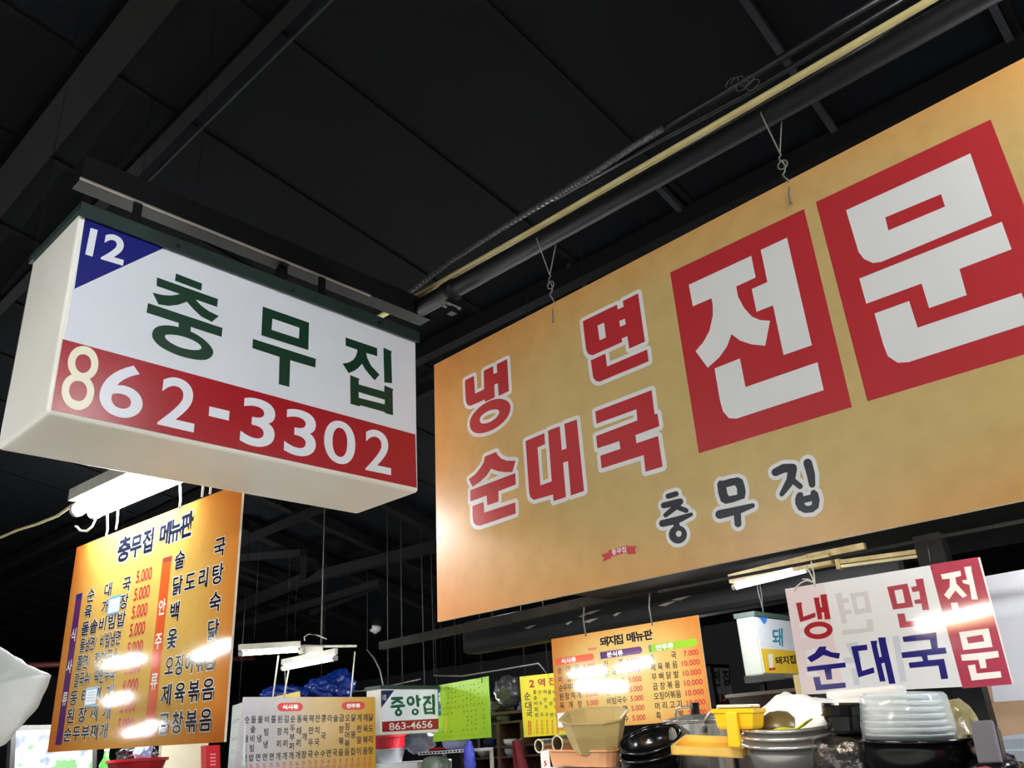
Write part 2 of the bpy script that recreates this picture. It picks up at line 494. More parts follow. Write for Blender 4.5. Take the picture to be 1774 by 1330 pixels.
# ================================================================== PIPE FRAME over the stall
ZP = 3.25
pA0 = at_x(735, 530, 2.0)
ZP = pA0.z
pipeA = MB().tube([(2.0, 2.23, ZP), (2.0, -1.6, ZP)], 0.034, 14).build('steel_pipe', M_blackpaint, smooth=True)
tag(pipeA, 'thick black painted steel pipe from which the big orange sign hangs', 'pipe')
bY = 2.27
pB0 = at_y(137, 292, bY); pB1 = at_y(735, 520, bY)
tB = thing('steel_beam', 'square black steel beam with a pale worn lower edge above the shop light box', 'beam', (pB0+pB1)/2)
MB().bar((pB0.x, bY, ZP+.012), (2.06, bY, ZP+.012), 0.07, 0.085).build('beam_body', M_blackpaint, tB)
MB().bar((pB0.x-0.005, bY-0.037, ZP-0.034), (1.75, bY-0.037, ZP-0.034), 0.006, 0.006).build('worn_edge', mat('bare_worn_edge', (150, 142, 128), 0.5), tB)
# joint clamp
cl = thing('pipe_clamp', 'dusty clamp with bolts under the corner of the pipe frame', 'clamp', (2.0, 2.05, ZP-0.08))
MB().tube([(2.0, 2.02, ZP), (2.0, 2.08, ZP)], 0.042, 14).build('collar', M_blackpaint, cl, smooth=True)
MB().box((1.985, 2.035, ZP-0.10), (2.015, 2.065, ZP-0.035)).build('lug', M_blackpaint, cl)
for dy in (-0.012, 0.012):
    MB().tube([(1.965, 2.05+dy, ZP-0.07), (2.035, 2.05+dy, ZP-0.07)], 0.006, 8).build('bolt', M_wire, cl)
# cream conduit, corrugated hose, cable bundle
cz = ZP+0.062
cd = wire('conduit', [(2.0, 2.52, cz+0.005), (2.0, 1.6, cz), (2.0, 0.9, cz+0.004), (2.0, 0.2, cz+0.01), (2.0, -1.5, cz)], 0.0115, M_cream, n=10)
tag(cd, 'cream coloured plastic conduit lying along the top of the black pipe', 'conduit')
P_ = [at_x(*p, 2.03) for p in ((705, 510), (780, 452), (870, 395), (970, 335), (1040, 292), (1095, 255), (1150, 222))]
pts = []; rs = []
for i in range(len(P_)-1):
    for j in range(26):
        pts.append(P_[i].lerp(P_[i+1], j/26)); rs.append(0.0125 if j % 2 else 0.0095)
hose = MB().tube(pts, rs, 10).build('corrugated_hose', mat('black_ribbed_plastic', (58, 58, 60), 0.3), smooth=False)
tag(hose, 'black ribbed flexible conduit climbing away above the cream conduit', 'conduit')
for i, (path, r_, lab) in enumerate((
        (((1085, 262), (1180, 205), (1290, 140), (1420, 60), (1540, -10)), 0.012, 'thick black cable, topmost of the bundle above the cream conduit'),
        (((960, 345), (1130, 250), (1290, 165), (1440, 75), (1580, -10)), 0.009, 'thin black cable sagging in the middle of the bundle over the pipe'),
        (((880, 420), (1060, 320), (1250, 215), (1380, 150), (1600, 10)), 0.010, 'black cable lying lowest in the bundle just above the cream conduit'))):
    tag(wire('black_cable', [at_x(*p, 2.05+0.02*i) for p in path], r_, M_blackrub, n=8), lab, 'cable')
kn = MB()
for i in range(5):
    c_ = at_x(1268+i*9, 145+rnd.uniform(-6, 8), 2.04)
    kn.tube([c_+Vector((0.0, 0.022*math.cos(t), 0.016*math.sin(t))) for t in (2*math.pi*k/12 for k in range(13))], 0.0022, 5)
tag(kn.build('wire_tie', M_wiredark, smooth=True), 'tangled wire tie knotted around the cable bundle', 'wire')

# ================================================================== LIGHT BOX "12"
B1 = Board('y', 2.0)
box_loc = at_y(420, 760, 2.0); box_loc.y = 2.16
t = thing('light_box_sign', 'white box sign with green Korean name, phone number on red band and number 12', 'sign', (box_loc.x, 2.16, 2.39))
zb = at_y(88, 712, 2.0).z; zt = at_y(148, 375, 2.0).z
xl, xr = at_y(88, 712, 2.0).x, at_y(724, 850, 2.0).x
zt2 = at_y(720, 578, 2.0).z
yb = 2.33
rb = MB().rbox((xl-0.008, 2.001, zb-0.006), (xr+0.006, yb, zt+0.012), 0.012, 3)
rb.build('housing', M_boxwhite, t)
MB().box((xl-0.014, 1.988, zt+0.010), (xr+0.010, yb+0.012, zt+0.032)).build('top_cap', M_green_cap, t)
MB().box((xl-0.014, 1.986, zt-0.010), (xr+0.010, 1.992, zt+0.032)).build('cap_flange', M_green_cap, t)
for fx in (0.22, 0.55, 0.85):
    x_ = xl+(xr-xl)*fx
    MB().tube([(x_, 1.986, zt+0.008), (x_, 1.980, zt+0.008)], 0.006, 10).build('screw', M_blackrub, t)
for fx in (0.2, 0.8):
    x_ = xl+(xr-xl)*fx
    MB().box((x_-0.012, 2.24, zt+0.03), (x_+0.012, 2.252, ZP+0.045)).build('hanging_strap', M_blackpaint, t)
Qf = qpx(B1, (147, 377), (719, 589), (722, 845), (90, 710))
slab('face_panel', B1, Qf, 0.006, M_facewhite, t, off=0.004)
Z = lambda P: P
flat('red_band', B1, [([B1.px(p) for p in ((108.3, 587.5), (719, 752.4), (721.6, 845), (88.5, 709.5))], [])], M_redband, t, off=0.0055)
flat('blue_corner', B1, [([B1.px(p) for p in ((147, 377), (284, 429.5), (128.5, 500.6))], [])], M_bluetri, t, off=0.0055)
tr = TR(7.39, 240, 460)
flat('syllable', B1, [P2(B1, tr, [(475, 103), (810, 232), (800, 322), (463, 195)]),
    P2(B1, tr, [(232, 153), (1013, 430), (1003, 532), (228, 262)]),
    P2(B1, tr, [(600, 340), (510, 372), (420, 385), (310, 380), (175, 348), (252, 498), (380, 518), (500, 505), (615, 465), (735, 440), (740, 390)]),
    P2(B1, tr, [(600, 440), (615, 465), (700, 560), (800, 655), (935, 722), (1025, 648), (900, 588), (800, 515), (735, 445), (690, 400)]),
    P2(B1, tr, [(117, 482), (1072, 800), (1060, 915), (100, 603)]),
    P2(B1, tr, [(510, 700), (668, 750), (662, 860), (508, 815)]),
    P2(B1, tr, sm([(167, 880), (185, 820), (235, 780), (320, 765), (420, 770), (510, 788), (660, 840), (780, 905), (880, 985), (940, 1060), (957, 1110), (940, 1160), (890, 1200), (820, 1213), (700, 1203), (540, 1165), (400, 1110), (280, 1045), (205, 975), (172, 920)]),
       sm([(330, 905), (350, 885), (420, 885), (510, 895), (620, 925), (730, 975), (790, 1020), (803, 1055), (785, 1080), (710, 1085), (600, 1070), (490, 1035), (400, 985), (350, 945)]))], M_greenink, t, off=0.0065)
tr = TR(8.3125, 420, 520)
flat('syllable', B1, [P2(B1, tr, [(288, 92), (955, 325), (945, 720), (268, 505)], [(428, 265), (818, 398), (810, 555), (415, 428)]),
    P2(B1, tr, [(147, 558), (1053, 845), (1048, 972), (685, 865), (672, 1250), (520, 1210), (530, 818), (138, 690)])], M_greenink, t, off=0.0065)
tr = TR(8.314, 580, 570)
flat('syllable', B1, [P2(B1, tr, [(152, 122), (605, 275), (607, 392), (450, 345), (465, 420), (520, 530), (640, 658), (570, 740), (480, 640), (420, 560), (390, 500), (330, 565), (270, 605), (195, 635), (107, 497), (190, 485), (260, 445), (300, 390), (318, 330), (320, 298), (152, 240)]),
    P2(B1, tr, [(697, 268), (820, 325), (808, 350), (820, 780), (708, 768)]),
    P2(B1, tr, [(217, 662), (352, 718), (340, 745), (340, 798), (708, 902), (710, 812), (838, 865), (828, 900), (835, 1243), (728, 1215), (705, 1192), (370, 1100), (345, 1112), (222, 1078)], [(340, 908), (715, 1018), (715, 1085), (342, 990)])], M_greenink, t, off=0.0065)
put_text('stall_number', B1, [('12', qpx(B1, (156.6, 394.5), (220, 413.5), (212.5, 460.6), (147.1, 441)), 0.03, 'box')], M_whiteink, t, off=0.0065)
for ch, q, b_, m_ in (('8', ((120.6, 593), (176, 607), (156.6, 716.3), (101, 702.6)), 0.0, M_creamink),
        ('6', ((182.6, 620.6), (257, 640.6), (241.7, 730.9), (166.6, 713.7)), 0.012, M_whiteink),
        ('2', ((282, 648.7), (342.7, 663), (335, 749.3), (271.6, 735)), 0.015, M_whiteink),
        ('3', ((420.9, 685.1), (479.5, 698.6), (473.2, 780.3), (414.3, 767.5)), 0.015, M_whiteink),
        ('3', ((494.7, 705), (549.2, 716.7), (545.3, 796.2), (490.8, 784.2)), 0.015, M_whiteink),
        ('0', ((561.9, 723.4), (615.6, 735.1), (614.3, 809.3), (560, 797.6)), 0.012, M_whiteink),
        ('2', ((632.1, 740.7), (676.7, 750.5), (676.8, 823.2), (632.6, 814)), 0.012, M_whiteink)):
    put_text('digit', B1, [(ch, qpx(B1, *q), b_, 'box')], m_, t, off=0.0068)
flat('hyphen', B1, [P2(B1, TR(6.65, 220, 640), [(945, 425), (1178, 480), (1170, 590), (938, 535)])], M_whiteink, t, off=0.0068)

# ================================================================== BIG HANGING SIGN
B2 = Board('x', 2.0)
TLb, BLb = B2.px((752, 632)), B2.px((758, 1077))
TRm, BRm = B2.px((1774, 100)), B2.px((1774, 866))
def ext(a, b, u): k = (u-a[0])/(b[0]-a[0]); return (u, a[1]+(b[1]-a[1])*k)
UE = 0.45
Qs = [TLb, ext(TLb, TRm, UE), ext(BLb, BRm, UE), BLb]
B2.Q = Qs
t = thing('hanging_signboard', 'large orange hanging signboard with red and white Korean letters and two red squares', 'sign', (2.0, 0.85, TLb[1]))
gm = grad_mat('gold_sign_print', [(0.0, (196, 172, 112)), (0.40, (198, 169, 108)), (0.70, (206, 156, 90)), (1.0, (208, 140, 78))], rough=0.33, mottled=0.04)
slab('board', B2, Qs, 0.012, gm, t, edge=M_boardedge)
def pp(*P): return ([B2.px(p) for p in P], [])
for q in (((1161, 472), (1393, 362), (1476, 705), (1211, 785)), ((1413.5, 350), (1716, 207), (1864, 587), (1503, 695))):
    flat('red_square', B2, [pp(*q)], M_signred, t, off=0.0012)
S = {}
tr = TR(7.825, 790, 600)
S['naeng'] = [P2(B2, tr, [(123, 460), (245, 400), (260, 640), (383, 582), (378, 330), (505, 268), (510, 375), (560, 355), (555, 240), (695, 172), (720, 605), (580, 670), (570, 500), (522, 518), (528, 690), (395, 752), (393, 720), (200, 805), (160, 795), (138, 750), (132, 700)]),
    P2(B2, tr, sm([(185, 1060), (195, 985), (240, 905), (320, 820), (420, 755), (520, 715), (610, 707), (690, 730), (735, 780), (743, 850), (715, 940), (640, 1035), (540, 1110), (430, 1160), (320, 1183), (240, 1165), (200, 1120)]), sm([(322, 990), (340, 945), (400, 895), (470, 862), (540, 850), (585, 865), (590, 900), (560, 955), (500, 1005), (430, 1040), (360, 1048), (328, 1030)]))]
tr = TR(7.0, 995, 490)
S['myeon'] = [P2(B2, tr, [(105, 465), (520, 263), (527, 322), (600, 290), (590, 220), (775, 128), (858, 712), (668, 797), (645, 645), (575, 675), (583, 717), (225, 877), (175, 865), (150, 825), (140, 770)], [(283, 518), (363, 482), (385, 662), (308, 697)], [(547, 462), (615, 433), (627, 502), (557, 533)]),
    P2(B2, tr, [(202, 938), (378, 858), (398, 1015), (885, 808), (903, 950), (310, 1197), (265, 1190), (235, 1155), (225, 1110)])]
tr = TR(7.827, 800, 760)
S['sun'] = [P2(B2, tr, [(317, 240), (470, 178), (490, 220), (540, 270), (610, 297), (730, 298), (688, 448), (600, 452), (510, 442), (440, 420), (403, 400), (340, 495), (250, 580), (147, 650), (98, 545), (180, 485), (250, 400), (300, 320)]),
    P2(B2, tr, [(117, 697), (728, 465), (735, 620), (498, 710), (503, 850), (347, 902), (340, 768), (120, 848)]),
    P2(B2, tr, [(147, 910), (297, 857), (307, 1000), (728, 862), (733, 1012), (250, 1177), (190, 1170), (160, 1130), (150, 1060)])]
tr = TR(7.0, 900, 700)
S['dae'] = [P2(B2, tr, [(75, 448), (303, 350), (313, 485), (220, 525), (255, 985), (393, 935), (347, 322), (490, 268), (515, 558), (572, 535), (545, 240), (697, 185), (785, 1052), (625, 1107), (590, 690), (530, 710), (565, 1125), (415, 1175), (408, 1095), (180, 1160), (135, 1130), (120, 1070)])]
tr = TR(7.0, 1010, 650)
S['guk'] = [P2(B2, tr, [(150, 440), (835, 180), (870, 475), (905, 465), (928, 617), (638, 725), (650, 825), (912, 737), (968, 1107), (760, 1168), (738, 967), (228, 1128), (212, 975), (455, 892), (443, 797), (178, 885), (160, 738), (662, 547), (650, 412), (167, 587)])]
for k in S:
    o_ = flat('syllable', B2, S[k], M_signred, t, off=0.004)
    flat('white_outline', B2, dilate(S[k], 0.0135), M_signwhite, o_, off=0.001)
tr = TR(3.409, 1150, 400)
flat('syllable', B2, [P2(B2, tr, [(148, 318), (517, 147), (543, 275), (428, 328), (440, 390), (475, 455), (520, 505), (570, 527), (628, 530), (600, 678), (520, 670), (455, 650), (400, 610), (375, 680), (330, 745), (260, 808), (188, 710), (235, 655), (270, 590), (290, 500), (290, 440), (282, 398), (172, 445)]),
    P2(B2, tr, [(573, 112), (728, 40), (875, 675), (708, 733), (645, 440), (548, 478), (520, 343), (612, 302)]),
    P2(B2, tr, [(300, 812), (450, 753), (483, 922), (908, 775), (945, 940), (430, 1108), (385, 1105), (350, 1065), (332, 1000)])], M_signwhite, t, off=0.0025)
tr = TR(2.661, 1420, 200)
flat('syllable', B2, [P2(B2, tr, [(122, 437), (695, 175), (795, 463), (285, 675), (245, 680), (205, 662), (180, 630)], [(303, 470), (560, 363), (578, 420), (317, 530)]),
    P2(B2, tr, [(183, 752), (840, 490), (885, 617), (645, 708), (678, 828), (505, 888), (470, 775), (215, 868)]),
    P2(B2, tr, [(253, 913), (413, 855), (452, 978), (930, 818), (985, 952), (410, 1137), (360, 1140), (315, 1110), (295, 1060)])], M_signwhite, t, off=0.0025)
tr = TR(5.544, 1120, 780)
def strokes(*L): return [P2(B2, tr, o) for (pts, w_) in L for o in stroke(pts, w_)]
G1 = strokes(([(210, 440), (285, 418)], 52), ([(168, 528), (325, 492)], [58, 62]), ([(315, 505), (260, 560), (185, 622)], [56, 55, 46]), ([(270, 535), (382, 578)], 48),
    ([(155, 702), (300, 668), (430, 615)], [68, 70, 38]), ([(280, 690), (300, 745)], 60))+[P2(B2, tr, ell(303, 808, 87, 87), ell(311, 800, 27, 30))]
G2 = [P2(B2, tr, [(680, 320), (700, 290), (740, 290), (800, 272), (880, 258), (925, 280), (945, 340), (955, 400), (945, 460), (830, 500), (760, 515), (715, 490), (690, 410)], [(768, 355), (850, 335), (870, 365), (872, 425), (795, 440), (780, 420)])]+strokes(([(705, 615), (880, 575), (1020, 530)], [86, 76, 46]), ([(872, 590), (880, 705)], 68))
G3 = strokes(([(1240, 210), (1320, 172), (1405, 170)], [76, 84, 84]), ([(1405, 180), (1385, 290), (1300, 420)], [84, 84, 46]), ([(1385, 270), (1475, 345)], 56), ([(1550, 122), (1580, 230), (1592, 328)], [84, 80, 62]))+[
    P2(B2, tr, [(1428, 470), (1440, 425), (1465, 400), (1500, 405), (1510, 440), (1575, 425), (1580, 390), (1610, 376), (1648, 405), (1665, 470), (1655, 550), (1600, 595), (1520, 602), (1460, 572), (1430, 515)], [(1518, 505), (1590, 487), (1590, 520), (1555, 535), (1525, 525)])]
for g_ in (G1, G2, G3):
    o_ = flat('syllable', B2, g_, M_blackink, t, off=0.0032)
    flat('white_outline', B2, dilate(g_, 0.0105), M_signwhite, o_, off=0.001)
# red ribbon with the shop name (the cartoon figure above it is left out)
tr = TR(10.23, 1020, 850)
o_ = flat('ribbon', B2, [P2(B2, tr, [(345, 1055), (480, 1020), (600, 990), (690, 965), (700, 1090), (560, 1125), (420, 1165), (390, 1175)]),
    P2(B2, tr, [(220, 1140), (350, 1085), (385, 1170), (405, 1190), (250, 1260), (270, 1190)]), P2(B2, tr, [(690, 985), (850, 975), (820, 1040), (840, 1115), (690, 1125)])], mat('ribbon_red_print', (196, 60, 62), 0.35), t, off=0.0012)
put_text('ribbon_lettering', B2, [('충무집', qpx(B2, *TR(10.23, 1020, 850)([(400, 1040), (660, 985), (668, 1085), (418, 1145)])), 0.02, 'box')], M_whiteink, o_, off=0.0024)
# hanging wires with twisted knots
for (hole, top1, top2, knot) in (((960, 558), (942, 420), (962, 425), (957, 490)), ((1372, 354), (1312, 200), (1343, 195), (1350, 270))):
    h_ = B2.to3(B2.px(hole), 0.004)
    e_ = B2.to3(B2.px(knot), 0.0)
    ex = (h_.y)
    wires = MB()
    top = Vector((2.0, e_.y, ZP))
    a = Vector((1.964, h_.y+0.015, ZP-0.01)); b = Vector((2.036, h_.y-0.015, ZP-0.01))
    kz = (h_.z*0.45+ZP*0.55)
    k_ = Vector((2.0, h_.y, kz))
    wires.tube([Vector((1.99, h_.y+0.02, ZP+0.036)), a, k_], 0.0022, 6)
    wires.tube([Vector((2.01, h_.y-0.02, ZP+0.036)), b, k_], 0.0022, 6)
    zz = [k_+Vector((0.006*math.cos(i*1.3), 0.006*math.sin(i*1.3), -i*0.012)) for i in range(int((kz-h_.z-0.05)/0.012))]
    wires.tube(zz+[h_+Vector((0.0, 0, 0.03)), h_], 0.0028, 6)
    wires.tube([k_+Vector((0.0, 0.014*math.cos(x_), -0.04+0.014*math.sin(x_))) for x_ in (2*math.pi*i/12 for i in range(13))], 0.0022, 6)
    wires.build('hanging_wire', M_wire, t, smooth=True)
    MB().tube([h_, h_-Vector((0.004, 0, 0))], 0.004, 8).build('eyelet', M_steel, t)

# ================================================================== MENU BOARD under the lit tube (x = 1.4)
B3 = Board('x', 1.4).quad((133, 948), (421, 835), (388, 1285), (82, 1303))
t = thing('menu_board', 'glossy orange menu board with two price columns hanging under the bright tube', 'menu board', (1.4, 3.14, B3.Q[0][1]))
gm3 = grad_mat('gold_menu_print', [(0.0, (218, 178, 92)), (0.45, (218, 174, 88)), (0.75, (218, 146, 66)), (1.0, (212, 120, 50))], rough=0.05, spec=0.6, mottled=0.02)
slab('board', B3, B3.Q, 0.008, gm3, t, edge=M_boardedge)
tit = []
for ch, s0, s1, y0, y1 in (('충', .315, .405, .06, .165), ('무', .40, .475, .07, .165), ('집', .475, .55, .065, .165), ('메', .575, .65, .065, .155), ('뉴', .64, .70, .06, .155), ('판', .695, .765, .055, .155)):
    tit.append((ch, qst(B3, s0, s1, y0-.015, y1), 0.035, 'cell'))
for g_ in tit:
    put_text('white_edging', B3, [(g_[0], g_[1], .075, 'cell')], M_menuwhite, t, off=0.0016)
    put_text('title_syllable', B3, [g_], M_menuink, t, off=0.003)
rows_ = ['순대국', '육개장', '돌솥비빔밥', '물냉면/비빔냉면', '쫄면/잔치국수', '칼국수/떡만두국', '동태찌개', '된장찌개', '순두부찌개']
price = ['5.000']*6+['6.000', '5.000', '5.000']
for i, (r_, p_) in enumerate(zip(rows_, price)):
    tm = 0.283+(0.925-0.283)*i/8
    n = len(r_)
    put_text('white_edging', B3, row(B3, r_, 0.165-0.004*i, 0.405-0.004*i, tm, min(.058, .29/n), .070, 0.045), M_menuwhite, t, off=0.0016)
    put_text('menu_item', B3, row(B3, r_, 0.165-0.004*i, 0.405-0.004*i, tm, min(.058, .29/n), .070, 0.014), M_menuink, t)
    put_text('price', B3, [(p_, qst(B3, .463-.001*i, .556-.0015*i, tm-.045, tm+.012), 0.01, 'box')], M_menured, t)
for i, r_ in enumerate(('술  국', '닭도리탕', '백  숙', '옻  닭', '오징어볶음', '제육볶음', '곱창볶음')):
    tm = 0.247+(0.917-0.247)*i/6
    put_text('white_edging', B3, row(B3, r_, .71, .912, tm, .058 if len(r_) < 5 else .047, .084, 0.055), M_menuwhite, t, off=0.0016)
    put_text('menu_item', B3, row(B3, r_, .71, .912, tm, .058 if len(r_) < 5 else .047, .084, 0.018), M_menuink, t)
ob = flat('heading_bar', B3, [(qst(B3, .611, .662, .216, .966), [])], M_orange, t, off=0.0012)
flat('bar_end', B3, [(qst(B3, .613, .665, .216, .240), [])], M_darkred, ob, off=0.0016)
pb = flat('heading_bar', B3, [(qst(B3, .052, .098, .258, .970), [])], M_purple, t, off=0.0012)
flat('bar_end', B3, [(qst(B3, .053, .0985, .258, .285), [])], M_indigo, pb, off=0.0016)
for c_, v in (('안', .437), ('주', .579), ('류', .745)): put_text('heading_lettering', B3, [(c_, qst(B3, .616, .656, v-.035, v+.035), 0.02, 'cell')], M_menuwhite, ob, off=0.0022)
for c_, v in (('식', .462), ('사', .613), ('류', .762)): put_text('heading_lettering', B3, [(c_, qst(B3, .056, .094, v-.032, v+.032), 0.02, 'cell')], M_menuwhite, pb, off=0.0022)
M_stick = mat('pale_blue_edged_sticker', (226, 236, 240), 0.3, var=0.03)
M_stickb = mat('sticker_blue_edge', (84, 150, 196), 0.3)
M_stickl = mat('sticker_grey_print', (176, 190, 198), 0.4)
for s0, t0 in ((.300, .325), (.222, .728)):
    st_ = flat('sticker', B3, [(qst(B3, s0, s0+.078, t0, t0+.085), [])], M_stickb, t, off=0.004)
    flat('sticker_paper', B3, [(qst(B3, s0+.004, s0+.074, t0+.012, t0+.076), [])], M_stick, st_, off=0.0045)
    flat('sticker_lines', B3, [(qst(B3, s0+.012, s0+.066, t0+.022+.012*k, t0+.026+.012*k), []) for k in range(4)], M_stickl, st_, off=0.005)
# its tube lamp, just above and in front
la, lb = at_x(152, 884, 1.36), at_x(312, 814, 1.36)
tube_lamp('short dazzling twin tube lamp hanging above the glossy orange menu board', la, lb, r=0.026, m=M_tubemenu, twin=0.036, hw=0.15, hang=((0.12, roof_z(1.36)), (0.88, roof_z(1.36))))
for hole, topu in (((186, 925), 0.2), ((203, 912), 0.26), ((313, 875), 0.86), ((352, 855), None), ((366, 850), None)):
    h_ = B3.to3(B3.px(hole), 0.0)
    tp = Vector((1.385, h_.y+rnd.uniform(-.03, .03), la.z+0.02)) if topu else Vector((1.40, h_.y+0.02, 2.85))
    wire('hanging_cord', [h_+Vector((-0.004, 0, -0.012)), h_+Vector((0, 0.004, 0.02)), h_.lerp(tp, .5)+Vector((0, .008, 0)), tp], 0.0042, M_whitecord, t)
sp2 = thing('support_pipe', 'short black pipe bracketed to the steel beam, carrying the cords of the glossy orange menu', 'pipe', (1.4, 2.7, 2.87))
MB().tube([(1.40, 2.28, 2.87), (1.40, 3.05, 2.87)], .016, 10).build('pipe_body', M_blackpaint, sp2, smooth=True)
MB().box((1.385, 2.28, 2.86), (1.415, 2.31, ZP-.03)).build('strut', M_blackpaint, sp2)
hc = [at_x(*p, 1.34) for p in ((168, 893), (160, 912), (150, 920), (139, 919), (134, 913), (130, 911))]
wire('loose_cord', hc, 0.0045, M_whitecord, t)
fc = wire('feed_cable', [at_x(*p, 1.37) for p in ((-60, 945), (0, 931), (30, 918), (62, 908), (100, 893), (125, 875), (152, 862))], 0.007, M_cream, n=8)
tag(fc, 'cream cable sagging through the air to the dazzling tube lamp', 'cable')
lw = wire('white_wire', [at_x(*p, 1.36) for p in ((195, 796), (200, 803), (215, 807), (240, 808))], 0.003, M_whitecord)
tag(lw, 'thin white wire looping under the light box beside the bright tube', 'wire')

# ================================================================== MID MENU BOARD (x = 5)
B4 = Board('x', 5.0).quad((955, 1107), (1209, 1065), (1234, 1245), (965, 1266))
t = thing('menu_board', 'tan menu board with coral, purple and lime heading bars hanging on two cords', 'menu board', (5.0, 3.56, B4.Q[2][1]))
gm4 = grad_mat('tan_menu_print', [(0.0, (222, 190, 118)), (0.45, (220, 182, 108)), (0.75, (208, 148, 78)), (1.0, (196, 124, 58))], rough=0.06, spec=0.6, mottled=0.02)
slab('board', B4, B4.Q, 0.008, gm4, t, edge=M_boardedge)
sl = -0.0  # rows are level on the board
for k_, (ch, a_) in enumerate(zip('돼지집메뉴판', (0, .148, .290, .515, .675, .835))):
    s0_ = .355+.357*a_; put_text('title_syllable', B4, [(ch, qst(B4, s0_, s0_+.057, .066, .172), 0.035, 'box')], M_menuink, t)
em = flat('ribbon', B4, [(qst(B4, .268, .326, .165, .188), [])], mat('ribbon_red_print', (196, 60, 62), 0.35), t, off=0.0015)
def pill(bd, s0, s1, t0, t1, asp):
    r_ = (t1-t0)/2; c_ = s1-r_*asp
    return [bd.st(s0, t0)]+[bd.st(c_+r_*asp*math.sin(a), (t0+t1)/2-r_*math.cos(a)) for a in (math.pi*i/10 for i in range(11))]+[bd.st(s0, t1)]
for nm, m_, s0, s1, txt_, e_ in (('coral', M_orange2, .020, .305, '식사류', None), ('purple', M_purple, .350, .632, '분식류', M_indigo), ('lime', M_lime, .676, .975, '안주류', M_dgreen)):
    hb = flat('heading_bar', B4, [(pill(B4, s0, s1, .224, .298, .5), [])], m_, t, off=0.0015)
    if e_: flat('bar_end', B4, [(qst(B4, s0, s0+.014, .224, .298), [])], e_, hb, off=0.002)
    put_text('heading_lettering', B4, [(txt_, qst(B4, s0+.045, s0+.155, .232, .292), 0.035, 'box')], M_menuwhite, hb, off=0.003)
colA = [('순대국', '5.000'), ('비빔밥', '5.000'), ('순두부찌개', '5.000'), ('된장찌개', '5.000'), ('육개장', '5.000')]
colB = [('라 면', '3.000'), ('칼국수', '5.000'), ('냉 면', '5.000'), ('잔치국수', '5.000'), ('비빔국수', '5.000'), ('쫄 면', '5.000'), ('콩국수', '5.000')]
colC = [('술  국', '7.000'), ('제육볶음', '10.000'), ('무뼈닭발', '10.000'), ('곱창볶음', '10.000'), ('오징어볶음', '10.000'), ('머리고기', '10.000'), ('족  발', '20.000')]
for col, s0, s1, p0, p1 in ((colA, .050, .178, .226, .309), (colB, .383, .485, .525, .608), (colC, .69, .825, .868, .974)):
    for i, (nm, pr) in enumerate(col):
        tm = .358+.0955*i
        put_text('menu_item', B4, row(B4, nm, s0, s1, tm, min(.034, .17/len(nm)), .075, 0.012), M_menuink, t)
        a0 = p0 if len(pr) > 5 or s0 < .6 else p0+.018
        put_text('price', B4, [(pr, qst(B4, a0, p1, tm-.027, tm+.027), 0.01, 'box')], M_menured, t)
flat('white_paper', B4, [(qst(B4, .010, .215, .813, .965), [])], M_menuwhite, t, off=0.003)
zbeam = at_x(1000, 1045, 5.0).z
for hx in ((1015, 1097), (1130, 1078)):
    h_ = B4.to3(B4.px(hx), 0)
    wire('hanging_cord', [h_+Vector((-.004, 0, -.02)), h_+Vector((0, 0.01, 0.1)), Vector((5.0, h_.y-0.01, zbeam-0.02))], 0.006, M_wire, t)
# the stained beam they hang from, and a dark soffit above it
bm_ = MB().bar((5.0, 6.2, at_x(750, 1097, 5.0).z-.02), (5.0, 0.2, at_x(1270, 988, 5.0).z+.03), 0.06, 0.065).build('steel_beam', M_brownpipe)
tag(bm_, 'brown stained steel beam crossing under the big orange sign', 'beam')
bm2 = MB().bar((5.12, 4.6, zbeam+.20), (5.12, -0.4, zbeam+.24), 0.16, 0.16).build('steel_beam', M_beam)
tag(bm2, 'wide black beam running above the brown stained beam', 'beam')
fl = MB()
for px, py, L in ((1012, 1067, 26), (985, 1082, 10), (1020, 1075, 22), (1065, 1068, 10), (915, 1088, 24)):
    pass
# peeling strips on a black duct behind
dk = thing('ceiling_duct', 'black duct with pale peeling flakes behind the tan menu board', 'duct', (5.5, 4.0, 1.6+0.8))
MB().rbox((5.42, 1.7, 2.38), (5.62, 5.6, 2.66), 0.04, 2).build('duct_body', M_blackpaint, dk)
M_flake = mat('pale_flake', (150, 146, 134), 0.6)
for px, py, L in ((1010, 1066, .10), (1024, 1061, .16), (985, 1079, .07), (1022, 1075, .14), (1068, 1064, .07), (918, 1086, .12), (1155, 1046, .14), (1180, 1036, .16)):
    c_ = at_x(px, py, 5.41)
    V = [(5.418, c_.y+L*.6, c_.z), (5.410, c_.y+.01, c_.z-.014), (5.416, c_.y-L*.6, c_.z+.010), (5.414, c_.y, c_.z+.012)]
    mesh_obj('paint_flake', V, [(0, 1, 2, 3)], M_flake, dk)
for yy in (2.2, 3.8, 5.3):
    MB().tube([(5.52, yy, 2.64), (5.52, yy, roof_z(5.52))], 0.012, 8).build('hanger_rod', M_blackpaint, dk)
for yy in (0.6, 5.9):
    pass

